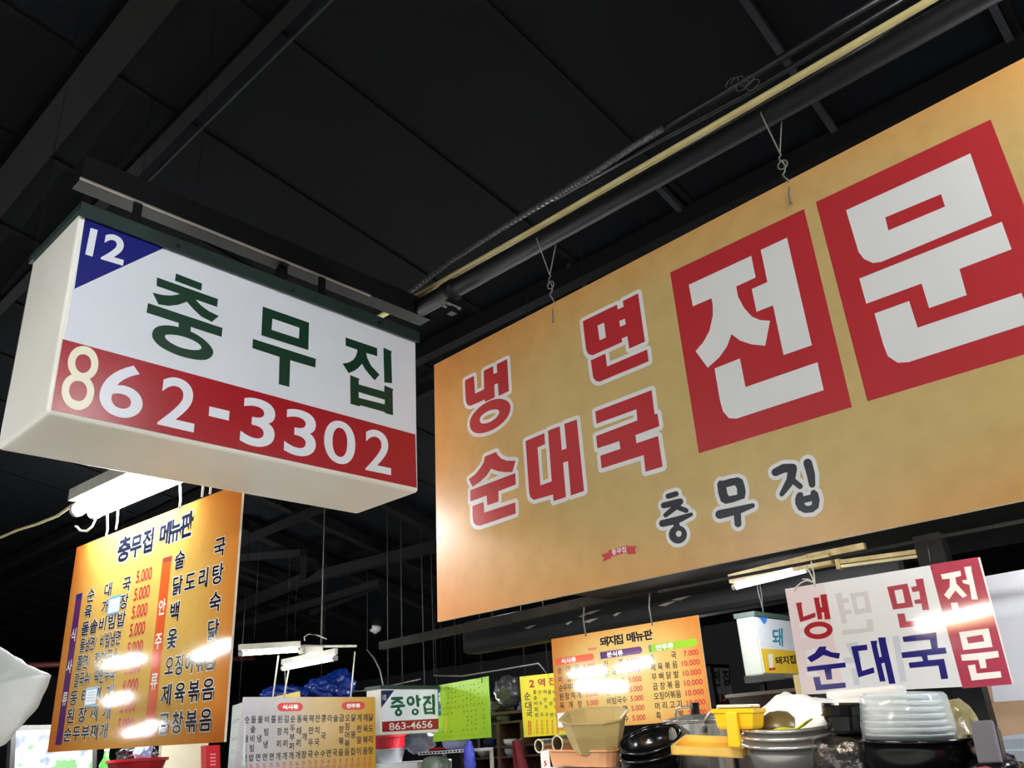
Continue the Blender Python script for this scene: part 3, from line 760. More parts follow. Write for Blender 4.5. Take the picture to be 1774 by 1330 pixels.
# ================================================================== WHITE SIGN BOARD (x = 3.4)
B5 = Board('x', 3.4).quad((1360, 1020), (1697, 965), (1755, 1185), (1390, 1203))
t = thing('signboard', 'glossy white signboard with red and navy Korean letters and a red strip', 'sign', (3.4, B5.to3(B5.st(.5, 1)).y, B5.Q[2][1]))
M_wboard = mat('white_sign_sheet', (226, 228, 230), 0.08, var=0.02, spec=0.6)
slab('board', B5, B5.Q, 0.006, M_wboard, t, edge=M_boardedge)
M_ghost = mat('pink_show_through', (224, 210, 214), 0.08, var=0.02, spec=0.6)
M_ghost2 = mat('grey_show_through', (206, 206, 208), 0.08, var=0.03, spec=0.6)
M_ghost3 = mat('blue_show_through', (200, 206, 216), 0.08, var=0.03, spec=0.6)
M_wred = mat('deep_red_gloss_print', (158, 30, 46), 0.08, var=0.06, spec=0.6)
M_wred2 = mat('rose_red_gloss_print', (168, 62, 82), 0.08, var=0.1, spec=0.6, scale=20)
M_wnavy = mat('navy_gloss_print', (34, 32, 112), 0.08, var=0.05, spec=0.6)
tr = TR(6.333, 1350, 1000)
gp = flat('faded_panel', B5, [P2(B5, tr, [(63, 132), (490, 70), (585, 600), (705, 1210), (262, 1285)])], M_ghost, t, off=0.001)
fl_ = flat('faded_letters', B5, [P2(B5, tr, [(285, 800), (390, 775), (420, 880), (305, 960)]), P2(B5, tr, [(215, 505), (300, 490), (310, 545), (225, 560)]), P2(B5, tr, [(230, 610), (330, 600), (335, 650), (240, 668)]), P2(B5, tr, [(290, 1040), (420, 1020), (430, 1070), (300, 1090)])], M_wboard, gp, off=0.0014)
fl_ = flat('faded_letters', B5, [P2(B5, tr, [(775, 175), (970, 150), (1020, 385), (830, 410)], [(840, 220), (925, 205), (950, 335), (865, 350)]),
    P2(B5, tr, [(612, 180), (680, 160), (695, 230), (760, 225), (770, 270), (705, 285), (720, 360), (790, 350), (800, 395), (725, 410), (745, 500), (690, 510)]),
    P2(B5, tr, [(955, 465), (1020, 455), (1040, 590), (695, 635), (685, 580), (965, 555)])], M_ghost2, t, off=0.001)
fl_ = flat('faded_letters', B5, [P2(B5, tr, [(725, 725), (860, 705), (900, 900), (880, 935), (720, 945), (700, 885), (800, 870)]), P2(B5, tr, [(790, 1000), (860, 990), (885, 1180), (820, 1190)]), P2(B5, tr, [(1240, 650), (1310, 630), (1400, 1140), (1330, 1150)])], M_ghost3, t, off=0.001)
flat('syllable', B5, [P2(B5, tr, [(183, 280), (248, 272), (245, 310), (265, 430), (395, 385), (400, 432), (330, 460), (230, 490)]),
    P2(B5, tr, [(378, 222), (442, 218), (440, 260), (455, 330), (470, 325), (450, 190), (520, 182), (525, 230), (565, 455), (500, 462), (490, 380), (465, 385), (475, 458), (425, 462)]),
    P2(B5, tr, ell(430, 580, 158, 97, -.06), ell(430, 580, 95, 42, -.08))], M_wred, t, off=0.0025)
flat('syllable', B5, [P2(B5, tr, [(440, 760), (517, 755), (510, 790), (580, 822), (668, 830), (655, 893), (570, 875), (485, 850), (420, 895), (350, 932), (305, 880), (390, 830)]),
    P2(B5, tr, [(303, 980), (722, 932), (733, 985), (570, 1003), (582, 1117), (520, 1122), (495, 1012), (310, 1033)]),
    P2(B5, tr, [(372, 1095), (450, 1090), (445, 1110), (462, 1175), (725, 1152), (733, 1208), (405, 1240)])], M_wnavy, t, off=0.0025)
flat('syllable', B5, [P2(B5, tr, [(787, 757), (962, 735), (970, 795), (865, 808), (910, 1025), (1035, 985), (1047, 1045), (870, 1097)]),
    P2(B5, tr, [(1000, 698), (1075, 692), (1070, 740), (1100, 875), (1125, 870), (1083, 660), (1165, 655), (1168, 690), (1277, 1163), (1207, 1168), (1155, 935), (1120, 945), (1168, 1138), (1105, 1143)])], M_wnavy, t, off=0.0025)
tr = TR(5.115, 1530, 960)
flat('syllable', B5, [P2(B5, tr, [(35, 288), (215, 258), (268, 465), (88, 490)], [(98, 320), (170, 308), (195, 428), (125, 438)]),
    P2(B5, tr, [(285, 222), (355, 213), (362, 260), (410, 490), (350, 495), (340, 435), (285, 440), (275, 405), (330, 395), (320, 325), (262, 335), (247, 290), (300, 280)]),
    P2(B5, tr, [(125, 527), (190, 523), (205, 595), (390, 575), (400, 625), (150, 652)])], M_wred2, t, off=0.0025)
flat('syllable', B5, [P2(B5, tr, [(170, 730), (470, 690), (485, 830), (552, 825), (565, 877), (390, 895), (400, 938), (540, 925), (578, 1100), (515, 1107), (490, 985), (237, 1008), (225, 960), (355, 945), (340, 905), (172, 920), (160, 870), (430, 837), (415, 755), (183, 777)])], M_wnavy, t, off=0.0025)
rp_ = flat('red_strip', B5, [P2(B5, tr, [(413, 92), (838, 24), (1143, 1150), (705, 1188)])], M_wred2, t, off=0.0015)
flat('syllable', B5, [P2(B5, tr, [(512, 178), (685, 145), (692, 190), (640, 205), (650, 260), (745, 365), (705, 385), (640, 320), (585, 400), (540, 360), (590, 290), (590, 215), (525, 222)]),
    P2(B5, tr, [(718, 115), (780, 105), (785, 150), (840, 400), (785, 400), (765, 270), (710, 255), (700, 230), (745, 225)]),
    P2(B5, tr, [(600, 430), (660, 425), (675, 490), (850, 470), (860, 520), (622, 545)])], M_menuwhite, rp_, off=0.003)
flat('syllable', B5, [P2(B5, tr, [(672, 690), (935, 655), (970, 820), (710, 848)], [(740, 735), (880, 712), (898, 770), (755, 790)]),
    P2(B5, tr, [(688, 890), (1018, 855), (1028, 910), (905, 930), (918, 1005), (865, 1012), (845, 935), (700, 943)]),
    P2(B5, tr, [(750, 985), (815, 975), (830, 1055), (1040, 1035), (1050, 1090), (785, 1118)])], M_menuwhite, rp_, off=0.003)
h_ = B5.to3(B5.px((1412, 1012)), 0)
lampz = at_x(1400, 978, 3.42).z-.05
rl = tag(MB().bar((3.43, .3, lampz+.06), (3.43, 2.2, lampz+.06), .012, .012).build('rail', M_blackpaint), 'thin black rail from which the white signboard hangs', 'rail')
wire('hanging_cord', [h_+Vector((-.004, 0, -.01)), h_+Vector((0, .006, .03)), Vector((3.42, h_.y+.03, lampz+.05))], 0.003, M_whitecord, t)
wire('hanging_cord', [h_+Vector((-.004, 0, -.01)), h_+Vector((0, -.004, .04)), Vector((3.42, h_.y+.005, lampz+.06))], 0.003, M_whitecord, t)
wire('loose_cord', [at_x(*p, 3.39) for p in ((1408, 1008), (1398, 1005), (1388, 1009), (1379, 1017), (1376, 1024))], 0.003, M_whitecord, t)
wire('loose_cord', [at_x(*p, 3.39) for p in ((1408, 1008), (1400, 1003), (1390, 1003))], 0.003, M_whitecord, t)
h2 = B5.to3(B5.px((1615, 985)), 0)
wire('hanging_cord', [h2, h2+Vector((0.01, .0, .03)), Vector((3.43, h2.y, lampz+.06))], 0.003, M_blackrub, t)
# lamp above it : lit tube with an old yellowed ballast, and an unlit fixture beside
LX = 4.60
ceil2 = MB().box((4.45, -0.2, at_x(1500, 940, LX).z+.035), (5.7, 3.6, at_x(1500, 940, LX).z+.12)).build('stall_canopy', M_beam)
tag(ceil2, 'black painted canopy board over the kitchen with tube lamps under it', 'canopy')
for yy, xx in ((-0.2, 3.6), (3.1, 3.6), (-0.2, 4.45), (3.1, 4.45)):
    pass
l4 = tube_lamp('lit fluorescent tube with a yellowed ballast box under the black canopy', at_x(1276, 1016, LX), at_x(1396, 987, LX), r=0.015, m=M_tubebright, housing=M_oldplastic, hw=0.05)
b_a, b_b = at_x(1346, 985, LX), at_x(1443, 972, LX)
MB().rbox((LX-.03, b_b.y, b_b.z-.02), (LX+.04, b_a.y-.10, b_b.z+.045), 0.008, 2).build('ballast_box', M_oldplastic, l4)
MB().bar(at_x(1400, 972, LX)+Vector((0, 0, .02)), at_x(1500, 952, LX)+Vector((0, 0, .02)), .03, .035).build('mounting_strip', M_oldplastic, l4)
uf = thing('unlit_lamp_fixture', 'yellowed unlit lamp fixture without a lit tube, above the white signboard', 'lamp', at_x(1530, 962, LX))
a_, b_ = at_x(1455, 978, LX), at_x(1615, 957, LX)
MB().bar(a_+Vector((0, 0, .012)), b_+Vector((0, 0, .012)), .05, .022).build('base_strip', M_oldplastic, uf)
MB().tube([a_+Vector((-.02, 0, -.012)), b_+Vector((-.02, 0, -.012))], .009, 8).build('dead_tube', mat('dead_tube_glass', (222, 206, 158), 0.3), uf, smooth=True)
for e_ in (a_, b_):
    MB().box((LX-.03, e_.y-.012, e_.z-.026), (LX+.03, e_.y+.012, e_.z+.03)).build('socket', M_oldplastic, uf)
# plain white board beside it
B6 = Board('x', 3.9)
t = thing('whiteboard', 'plain glossy white board standing beside the red strip of the white signboard', 'board', (3.9, 0.7, at_x(1720, 1215, 3.9).z))
q6 = [B6.px((1690, 1001)), B6.px((1850, 972)), B6.px((1880, 1205)), B6.px((1722, 1216))]
slab('panel_sheet', B6, q6, .02, mat('glossy_white_sheet', (214, 214, 220), .2, var=.04), t)

# ================================================================== SECOND BOX SIGN (behind the white signboard)
t = thing('light_box_sign', 'box sign with grey side and yellow band, half hidden behind the white signboard', 'sign', (5.4, 2.65, 1.9))
B7 = Board('y', 2.55)
c0 = at_y(1311, 1066, 2.55); c1 = at_y(1319, 1168, 2.55)
X0, Z1, Z0 = (c0.x+c1.x)/2, c0.z, c1.z
X1 = at_y(1420, 1066, 2.55).x
# depth from the visible side
dy = at_x(1274, 1071, X0).y-2.55
MB().rbox((X0, 2.555, Z0), (X1, 2.55+dy, Z1), .012, 2).build('housing', mat('pale_grey_box_plastic', (176, 180, 170), .35), t)
MB().box((X0-.007, 2.542, Z1-.004), (X1+.007, 2.557+dy, Z1+.025)).build('top_cap', mat('weathered_green_metal', (78, 98, 92), .5), t)
zy = at_y(1345, 1125, 2.55).z
slab('face_panel', B7, [(X0+.01, Z1-.01), (X1-.01, Z1-.01), (X1-.01, Z0+.01), (X0+.01, Z0+.01)], .004, M_facewhite, t, off=.002)
flat('yellow_band', B7, [([(X0+.01, zy), (X1-.01, zy), (X1-.01, Z0+.01), (X0+.01, Z0+.01)], [])], mat('warm_yellow_vinyl', (246, 204, 60), .3), t, off=.0035)
tr = TR(5.544, 1240, 960)
flat('blue_corner', B7, [P2(B7, tr, [(400, 600), (492, 598), (490, 640), (465, 675), (425, 620)])], mat('bright_blue_vinyl', (70, 140, 220), .3), t, off=.0035)
put_text('shop_name', B7, [('돼', qpx(B7, *TR(5.544, 1240, 960)([(535, 710), (640, 710), (645, 885), (545, 880)])), .02, 'box')], mat('teal_vinyl', (40, 150, 170), .3), t, off=.004)
put_text('band_lettering', B7, [('돼지집', qpx(B7, *TR(5.544, 1240, 960)([(565, 985), (760, 965), (770, 1050), (575, 1060)])), .03, 'box')], M_blackink, t, off=.005)
flat('ribbon', B7, [P2(B7, tr, [(508, 1095), (570, 1088), (572, 1108), (510, 1115)])], mat('ribbon_red_print', (196, 60, 62), 0.35), t, off=.005)
flat('white_figure_patch', B7, [P2(B7, tr, [(500, 960), (545, 955), (552, 1085), (515, 1088)])], M_menuwhite, t, off=.0045)
for px in ((1322, 1062),):
    h_ = at_y(1322, 1058, 2.6); 
    for dx in (-.02, .02):
        wire('hanging_wire', [Vector((h_.x, 2.6, Z1+.02)), Vector((h_.x, 2.6, Z1+.06)), Vector((h_.x+dx, 2.6, Z1+.16)), Vector((h_.x+dx, 2.6, at_x(1500, 940, LX).z+.04))], .004, M_wire, t)

# ================================================================== FAR BOX SIGN with 4150
B8 = Board('y', 5.2)
t = thing('light_box_sign', 'distant box sign with black letters and phone number ending 4150', 'sign', (9.2, 5.3, 1.9))
q8 = qpx(B8, (1205, 1158), (1268, 1155), (1270, 1220), (1208, 1226))
X0, X1 = q8[0][0], q8[2][0]; Z1 = (q8[0][1]+q8[1][1])/2; Z0 = q8[2][1]
MB().box((X0, 5.203, Z0), (X1+.02, 5.5, Z1)).build('housing', M_boxwhite, t)
MB().box((X0, 5.19, Z1), (X1+.03, 5.51, Z1+.04)).build('top_cap', M_blackpaint, t)
slab('face_panel', B8, [(X0, Z1), (X1, Z1), (X1, Z0), (X0, Z0)], .004, mat('grey_white_face', (176, 178, 180), .3), t, off=.002)
zy = at_y(1250, 1201, 5.2).z
flat('red_band', B8, [([(X0, zy), (X1, zy), (X1, Z0), (X0, Z0)], [])], mat('dark_crimson_vinyl', (130, 24, 40), .3), t, off=.004)
put_text('shop_name', B8, [('역', qpx(B8, (1215, 1163), (1231, 1161.5), (1232, 1190), (1216, 1191)), .03, 'box'), ('전', qpx(B8, (1234, 1161.5), (1247, 1160.5), (1248, 1188), (1235, 1189.5)), .03, 'box'), ('집', qpx(B8, (1251, 1160), (1264, 1159.5), (1265, 1187), (1252, 1188)), .03, 'box')], M_blackink, t, off=.005)
put_text('phone_number', B8, [('-4150', qpx(B8, (1230, 1200), (1266, 1197), (1267, 1213.5), (1231, 1216)), .02, 'box')], mat('pale_grey_vinyl', (206, 196, 196), .3), t, off=.006)
for dx in (.1, .4):
    wire('hanging_wire', [Vector((X0+dx, 5.3, Z1+.03)), Vector((X0+dx, 5.3, roof_z(X0+dx)))], .006, M_blackrub, t)

# ================================================================== BOX SIGN 863-4656 (y = 9)
B9 = Board('y', 7.15)
t = thing('light_box_sign', 'white box sign with green Korean name and number 863-4656 on dark red', 'sign', (6.1, 7.2, 1.87))
a9 = at_y(661, 1197, 7.15); b9 = at_y(759, 1262, 7.15)
Z1 = at_y(710, 1194, 7.15).z; Z0 = at_y(710, 1266, 7.15).z; X0 = (a9.x+at_y(662, 1268, 7.15).x)/2; X1 = b9.x
dy = at_x(637, 1203, X0).y-7.15
MB().rbox((X0-.02, 7.155, Z0-.024), (X1+.016, 7.15+dy, Z1+.01), .012, 2).build('housing', M_boxwhite, t)
MB().box((X0-.03, 7.138, Z1+.005), (X1+.03, 7.165+dy, Z1+.04)).build('top_cap', M_green_cap, t)
slab('face_panel', B9, [(X0, Z1), (X1, Z1), (X1, Z0), (X0, Z0)], .004, mat('grey_acrylic_face', (228, 232, 238), .3), t, off=.002)
tr = TR(8.064, 640, 1160)
flat('red_band', B9, [P2(B9, tr, [(175, 725), (965, 680), (965, 828), (178, 868)])], mat('band_dark_red_vinyl', (150, 30, 42), .3), t, off=.004)
flat('blue_corner', B9, [P2(B9, tr, [(162, 288), (345, 285), (168, 530)])], mat('dark_navy_vinyl', (34, 38, 76), .3), t, off=.004)
put_text('stall_number', B9, [('10', qpx(B9, *tr([(183, 350), (232, 345), (232, 425), (183, 428)])), .02, 'box')], M_signwhite, t, off=.006)
def strokes9(*L): return [P2(B9, tr, o) for (pts, w_) in L for o in stroke(pts, w_)]
M_g9 = mat('bottle_green_vinyl', (20, 84, 62), .4)
flat('syllable', B9, strokes9(([(318, 402), (450, 395)], 42), ([(420, 405), (320, 468)], 36), ([(385, 430), (455, 462)], 34), ([(312, 515), (478, 500)], 40), ([(405, 510), (405, 560)], 36))+[P2(B9, tr, ell(405, 598, 52, 52), ell(405, 592, 18, 22))], M_g9, t, off=.006)
flat('syllable', B9, strokes9(([(665, 368), (678, 500)], 40), ([(680, 418), (705, 412)], 34))+[P2(B9, tr, ell(575, 435, 58, 68), ell(572, 432, 22, 30)), P2(B9, tr, ell(638, 588, 50, 48), ell(638, 585, 18, 20))], M_g9, t, off=.006)
flat('syllable', B9, strokes9(([(762, 388), (845, 382)], 36), ([(838, 388), (765, 492)], 38), ([(805, 430), (848, 465)], 34), ([(890, 358), (898, 498)], 40), ([(770, 525), (785, 608)], 36), ([(893, 515), (902, 610)], 36), ([(775, 552), (900, 545)], 26), ([(785, 602), (902, 600)], 34)), M_g9, t, off=.006)
put_text('phone_number', B9, [('863-4656', qpx(B9, *tr([(270, 742), (878, 708), (878, 808), (275, 845)])), .012, 'box')], M_signwhite, t, off=.006)
for px in (672, 697, 735):
    h_ = at_y(px, 1194, 7.25)
    wire('hanging_wire', [Vector((h_.x, 7.25, Z1+.04)), Vector((h_.x, 7.25, roof_z(h_.x)))], .006, M_wiredark, t)
# small blue sign behind it
B10 = Board('y', 7.2)
t = thing('small_sign', 'small blue sign board half covered by the 863-4656 box sign', 'sign', at_y(765, 1240, 7.2))
q = qpx(B10, (760.5, 1191), (771, 1190), (775, 1238), (761, 1239))
slab('board', B10, q, .03, mat('blue_sign_sheet', (30, 104, 168), .35), t)
flat('lettering', B10, [P2(B10, TR(8.064, 640, 1160), o) for o in ([(962, 325), (998, 318), (1000, 350), (965, 365)], [(965, 375), (990, 372), (1008, 480), (985, 482), (980, 440), (965, 445)], [(975, 550), (1000, 548), (985, 580)])], M_menuwhite, t, off=.004)
wire('hanging_wire', [B10.to3(B10.px((758, 1192)), -.015), B10.to3(B10.px((758, 1192)), -.015)+Vector((0, 0, 1.2))], .004, M_blackrub, t)

# ================================================================== LIME MENU (x=6)
B11 = Board('x', 6.62).quad((759, 1187), (846, 1171), (851, 1277), (750, 1285))
t = thing('menu_board', 'bright lime green hand written menu board beside the 863-4656 box sign', 'menu board', B11.to3(B11.st(.5, 1)))
slab('board', B11, B11.Q, .006, grad_mat('lime_menu_sheet', [(0, (184, 226, 40)), (.6, (176, 224, 44)), (1, (160, 216, 60))], rough=.35, mottled=.02), t)
M_lg = mat('dark_green_hand_print', (50, 84, 36), .5)
M_lo = mat('olive_orange_print', (190, 170, 40), .5)
def scribble(bd, cells, m_, nm, par, off=.003):
    P = []
    for (s0, t0, w_, h_) in cells:
        for k in range(3):
            a = rnd.uniform(0, .5); b = rnd.uniform(0, .7); ww = rnd.uniform(.35, .6); hh = rnd.uniform(.14, .26)
            if k == 1: ww, hh = hh, ww
            P.append((qst(bd, s0+w_*a, s0+w_*min(1, a+ww), t0+h_*b, t0+h_*min(1, b+hh)), []))
    o = flat(nm, bd, P, m_, par, off); o['kind'] = 'stuff'
    return o
for ci in range(11):
    s0 = .14+ci*.072
    n1 = rnd.choice((3, 4, 5))
    scribble(B11, [(s0, .07+k*.34/(n1-1), .036, .040) for k in range(n1)], M_lg, 'menu_column', t)
    if ci not in (3, 4, 9):
        n2 = rnd.choice((2, 4, 5)); 
        scribble(B11, [(s0+.02, .52+k*.30/(n2-1), .036, .042) for k in range(n2)], M_lg, 'menu_column', t)
for tt in (.44, .92):
    scribble(B11, [(.14+.045*k, tt, .04, .03) for k in range(18)], M_lo, 'price_line', t)
flat('yellow_label', B11, [(qst(B11, .20, .245, .57, .86), [])], mat('yellow_label_print', (240, 232, 60), .4), t, off=.004)
for px in (790, 835):
    h_ = B11.to3(B11.px((px, 1182)), 0)
    wire('hanging_cord', [h_, Vector((6.65, h_.y, roof_z(6.65)))], .004, M_blackrub, t)

# ================================================================== YELLOW MENU (x=6.5)
B12 = Board('x', 6.5).quad((900, 1172), (1010, 1160), (1022, 1269), (908, 1277))
t = thing('menu_board', 'bright yellow menu board with red brush title, half hidden behind the tan menu board', 'menu board', B12.to3(B12.st(.5, 1)))
slab('board', B12, B12.Q, .006, grad_mat('yellow_menu_sheet', [(0, (250, 232, 36)), (.7, (248, 230, 30)), (1, (226, 220, 40))], rough=.35, mottled=.01), t, edge=mat('green_tape_edge', (120, 160, 50), .4))
tr = TR(3.856, 840, 1040)
def ch12(c_, x, y, w_, h_, b_=.012): return (c_, qpx(B12, *tr([(x-w_/2, y-h_/2), (x+w_/2, y-h_/2-w_*.1), (x+w_/2+h_*.06, y+h_/2-w_*.1), (x-w_/2+h_*.06, y+h_/2)])), b_, 'box')
put_text('menu_title', B12, [ch12('2', 312, 557, 34, 50, .03), ch12('역', 376, 550, 50, 54, .03), ch12('전', 446, 540, 50, 52, .03)], mat('brush_red_print', (190, 36, 40), .4), t)
put_text('menu_column', B12, [ch12('순', 282, 640, 42, 52), ch12('대', 289, 703, 42, 52), ch12('국', 295, 757, 42, 50)], mat('matt_navy_menu_print', (26, 30, 46), 0.45, var=0.02), t)
for wd, x0, x1 in (('돌솥비빔밥', 333, 346), ('만두국', 367, 379), ('떡만두국', 400, 412), ('물냉면', 432, 446), ('비빔냉면', 465, 478)):
    n = len(wd)
    put_text('menu_column', B12, [ch12(c_, x0+(x1-x0)*i/(n-1), 612+152*i/(n-1), 22, 27) for i, c_ in enumerate(wd)], mat('matt_navy_menu_print', (26, 30, 46), 0.45, var=0.02), t)
put_text('price', B12, [ch12(c_, 297+i, 815+i*24, 24, 22, .02) for i, c_ in enumerate('5000')], mat('orange_red_hand_print', (220, 70, 30), .4), t)
for x in (347, 381, 415, 450, 484):
    put_text('price', B12, [ch12(c_, x+i, 808+i*24, 13, 19, .01) for i, c_ in enumerate('5000')], mat('orange_red_hand_print', (220, 70, 30), .4), t)
for px in (910, 950):
    h_ = B12.to3(B12.px((px, 1172)), 0)
    wire('hanging_cord', [h_, Vector((6.5, h_.y, roof_z(6.5)))], .003, M_wiredark, t)

# ================================================================== DOUBLE MENU BOARD (y=6)
M_ink13 = mat('matt_navy_menu_print', (26, 30, 46), 0.45, var=0.02)
B13 = Board('y', 7.0).quad((422, 1207), (650, 1207), (652, 1400), (392, 1408))
t = thing('menu_board', 'white to gold menu board with vertical Korean columns and two red header badges', 'menu board', B13.to3(B13.st(.5, 1)))
gm13 = grad_mat('white_gold_gradient', [(0, (182, 180, 188)), (.28, (182, 176, 174)), (.55, (188, 160, 98)), (1, (196, 146, 42))], rough=.3, mode='h', mottled=.02)  # colour runs from white to gold along the board
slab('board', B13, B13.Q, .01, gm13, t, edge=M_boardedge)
tr = TR(6.57, 390, 1190)
def rpill(x0, x1, y0, y1, dy_):
    r_ = (y1-y0)/2; cy_ = (y0+y1)/2; R = []
    for i in range(9):
        a = math.pi/2+math.pi*i/8; R.append((x0+r_+r_*math.cos(a), cy_-r_*math.sin(a)))
    for i in range(9):
        a = -math.pi/2+math.pi*i/8; R.append((x1-r_+r_*math.cos(a), cy_-dy_-r_*math.sin(a)))
    return R
for x0, x1, y0, y1, tx in ((595, 885, 180, 275, '식사류'), (1328, 1590, 168, 260, '안주류')):
    bd_ = flat('header_badge', B13, [P2(B13, tr, rpill(x0, x1, y0, y1, 4))], mat('badge_red_print', (206, 60, 60), .35), t, off=.002)
    put_text('badge_lettering', B13, [(tx, qpx(B13, *tr([(x0+55, y0+20), (x1-52, y0+16), (x1-52, y1-24), (x0+55, y1-20)])), .05, 'box')], M_menuwhite, bd_, off=.004)
cols = ['순대국', '돌솥비빔밥', '물냉면', '비빔냉면', '쫄면', '된장찌개', '김치찌개', '순두부찌개', '동태찌개', '육개장', '떡만두국', '잔치국수', '콩국수', '라면', '술국', '곱창볶음', '오징어볶음', '닭똥집', '계란말이', '제육볶음', '닭도리탕']
cx_ = [250, 325, 402, 477, 553, 627, 700, 773, 848, 913, 985, 1055, 1125, 1192, 1260, 1327, 1395, 1462, 1530, 1600, 1660]
for i, (wd, x) in enumerate(zip(cols, cx_)):
    f_ = i/20.0; n = len(wd)
    y0 = 370-f_*25; y1 = 808-f_*90; x1 = x-28+f_*26
    it = []
    for k, c_ in enumerate(wd):
        a = k/(n-1)
        X, Y = x+(x1-x)*a, y0+(y1-y0)*a
        it.append((c_, qpx(B13, *tr([(X-30, Y-42), (X+30, Y-44), (X+27, Y+42), (X-33, Y+44)])), .02, 'cell'))
    put_text('menu_column', B13, it, M_ink13, t)
    pr = '5000' if i < 15 and i not in (8, 13) else ('6000' if i == 8 else ('4000' if i == 13 else '10000'))
    put_text('price_column', B13, [(c_, qpx(B13, *tr([(x1-6-k*5-(6 if c_ == '1' else 19), y1+72+k*62), (x1-6-k*5+(6 if c_ == '1' else 19), y1+70+k*62), (x1-8-k*5+(6 if c_ == '1' else 19), y1+118+k*62), (x1-8-k*5-(6 if c_ == '1' else 19), y1+120+k*62)])), .0, 'box') for k, c_ in enumerate(pr)], mat('faded_red_print', (196, 80, 84), .4), t)
for px in (473, 492, 608):
    h_ = B13.to3(B13.px((px, 1209)), -.005)
    wire('hanging_cord', [h_, Vector((h_.x+.004, 6.95, at_y(px, {473: 1135, 492: 1160, 608: 1128}[px], 6.95).z))], .007, M_whitecord, t)
B14 = Board('x', at_y(424, 1240, 7.02).x-.01).quad((403, 1222), (424, 1215), (424, 1400), (388, 1410))
t = thing('menu_board', 'narrow white menu sheet with tiny green print beside the white and gold board', 'menu board', B14.to3(B14.st(.5, 1)))
slab('board', B14, B14.Q, .006, mat('white_menu_sheet', (214, 222, 220), .35, var=.03), t)
for tt in (.14, .30, .43):
    scribble(B14, [(.12+.13*k, tt, .11, .05) for k in range(6)], mat('pale_green_print', (120, 140, 128), .5), 'menu_column', t)
for tt in (.60, .68, .76):
    scribble(B14, [(.12+.13*k, tt, .11, .05) for k in range(6)], mat('pale_pink_print', (206, 150, 150), .5), 'price_line', t)
wire('hanging_cord', [B14.to3(B14.st(.5, 0), -.003), B14.to3(B14.st(.5, 0), -.003)+Vector((0, 0, 1.6))], .003, M_blackrub, t)
# little yellow card behind
B15 = Board('x', 5.1)
t = thing('price_card', 'small yellow card peeking over the white and gold menu board', 'card', B15.to3(B15.px((490, 1215))))
slab('board', B15, qpx(B15, (470, 1208), (519, 1197), (521, 1240), (468, 1246)), .006, mat('yellow_card_sheet', (244, 214, 90), .35), t)
wire('hanging_cord', [B15.to3(B15.px((495, 1203)), -.003), B15.to3(B15.px((493, 1160)), -.003)], .004, M_whitecord, t)
# ================================================================== FAR LAMPS
yF = 6.9
tl = tube_lamp('lit tube lamp hung level beyond the white and gold menu board', at_y(419, 1132, yF), at_y(514, 1126, yF), r=.019, m=M_tubefar, hw=.03, hang=((.2, roof_z(4)), (.8, roof_z(4))))
xF = at_y(535, 1147, 6.85).x
tl2 = tube_lamp('lit tube lamp tilted on its bracket, lower of the two far lamps', at_x(492, 1157, xF), at_x(579, 1140, xF), r=.022, m=M_tubefar, hw=.03, hang=((.2, roof_z(4.7)), (.8, roof_z(4.7))))
br = thing('lamp_bracket', 'white sheet metal bracket with stray cord between the two far lamps', 'bracket', at_y(550, 1120, 6.97))
c_ = at_y(548, 1122, 6.97)
MB().bar(at_y(436, 1121, 6.97), at_y(616, 1119, 6.97), .04, .02).build('rail', M_housing, br)
MB().rbox(at_y(520, 1133, 6.97)-Vector((0, .05, 0)), at_y(556, 1118, 6.97)+Vector((0, .05, 0)), .02, 2).build('ballast_box', M_housing, br)
wire('stray_cord', [at_y(*p, 6.97) for p in ((528, 1110), (527, 1103), (535, 1098), (550, 1100), (566, 1107))], .006, M_whitecord, br)
wire('hanging_wire', [at_y(556, 1118, 6.97), Vector((at_y(556, 1118, 6.97).x, 6.97, roof_z(4.8)))], .006, M_wire, br)
# smoke detector on the roof
sp_ = on_roof(650, 1090, 0.06)
sd = thing('smoke_detector', 'round white smoke detector on the dark sloping roof', 'detector', sp_)
MB().lathe([(0.0, .06), (.10, .06), (.10, .0), (.085, -.03), (.05, -.05), (.0, -.055)], 20, Matrix.Translation(sp_)).build('body', M_white, sd, smooth=True)
MB().lathe([(.0, -.052), (.03, -.052), (.03, -.07), (.0, -.072)], 12, Matrix.Translation(sp_)).build('sensor_cap', M_housing, sd)
# bent cable and wires in the hall
for path, x_, r_, m_, lab in ((((636, 1125), (648, 1140), (658, 1160), (665, 1196)), 7.0, .010, M_wire, 'grey cable arching down onto the 863-4656 box sign'),
        (((556, 1200), (640, 1196), (700, 1182), (728, 1176)), 6.9, .008, M_wire, 'thin wire strung above the 863-4656 box sign'),
        (((752, 1170), (800, 1171), (862, 1161), (933, 1149), (946, 1165)), 6.4, .008, M_wire, 'pale wire strung over the lime and yellow menu boards')):
    W_ = [at_x(*p, x_) for p in path]; W_ = [Vector((W_[0].x, W_[0].y, roof_z(x_)))]+W_
    tw_ = wire('strung_wire', W_[1:], r_, m_); tag(tw_, lab, 'wire'); wire('hanging_wire', W_[:2], .003, M_wiredark, tw_)
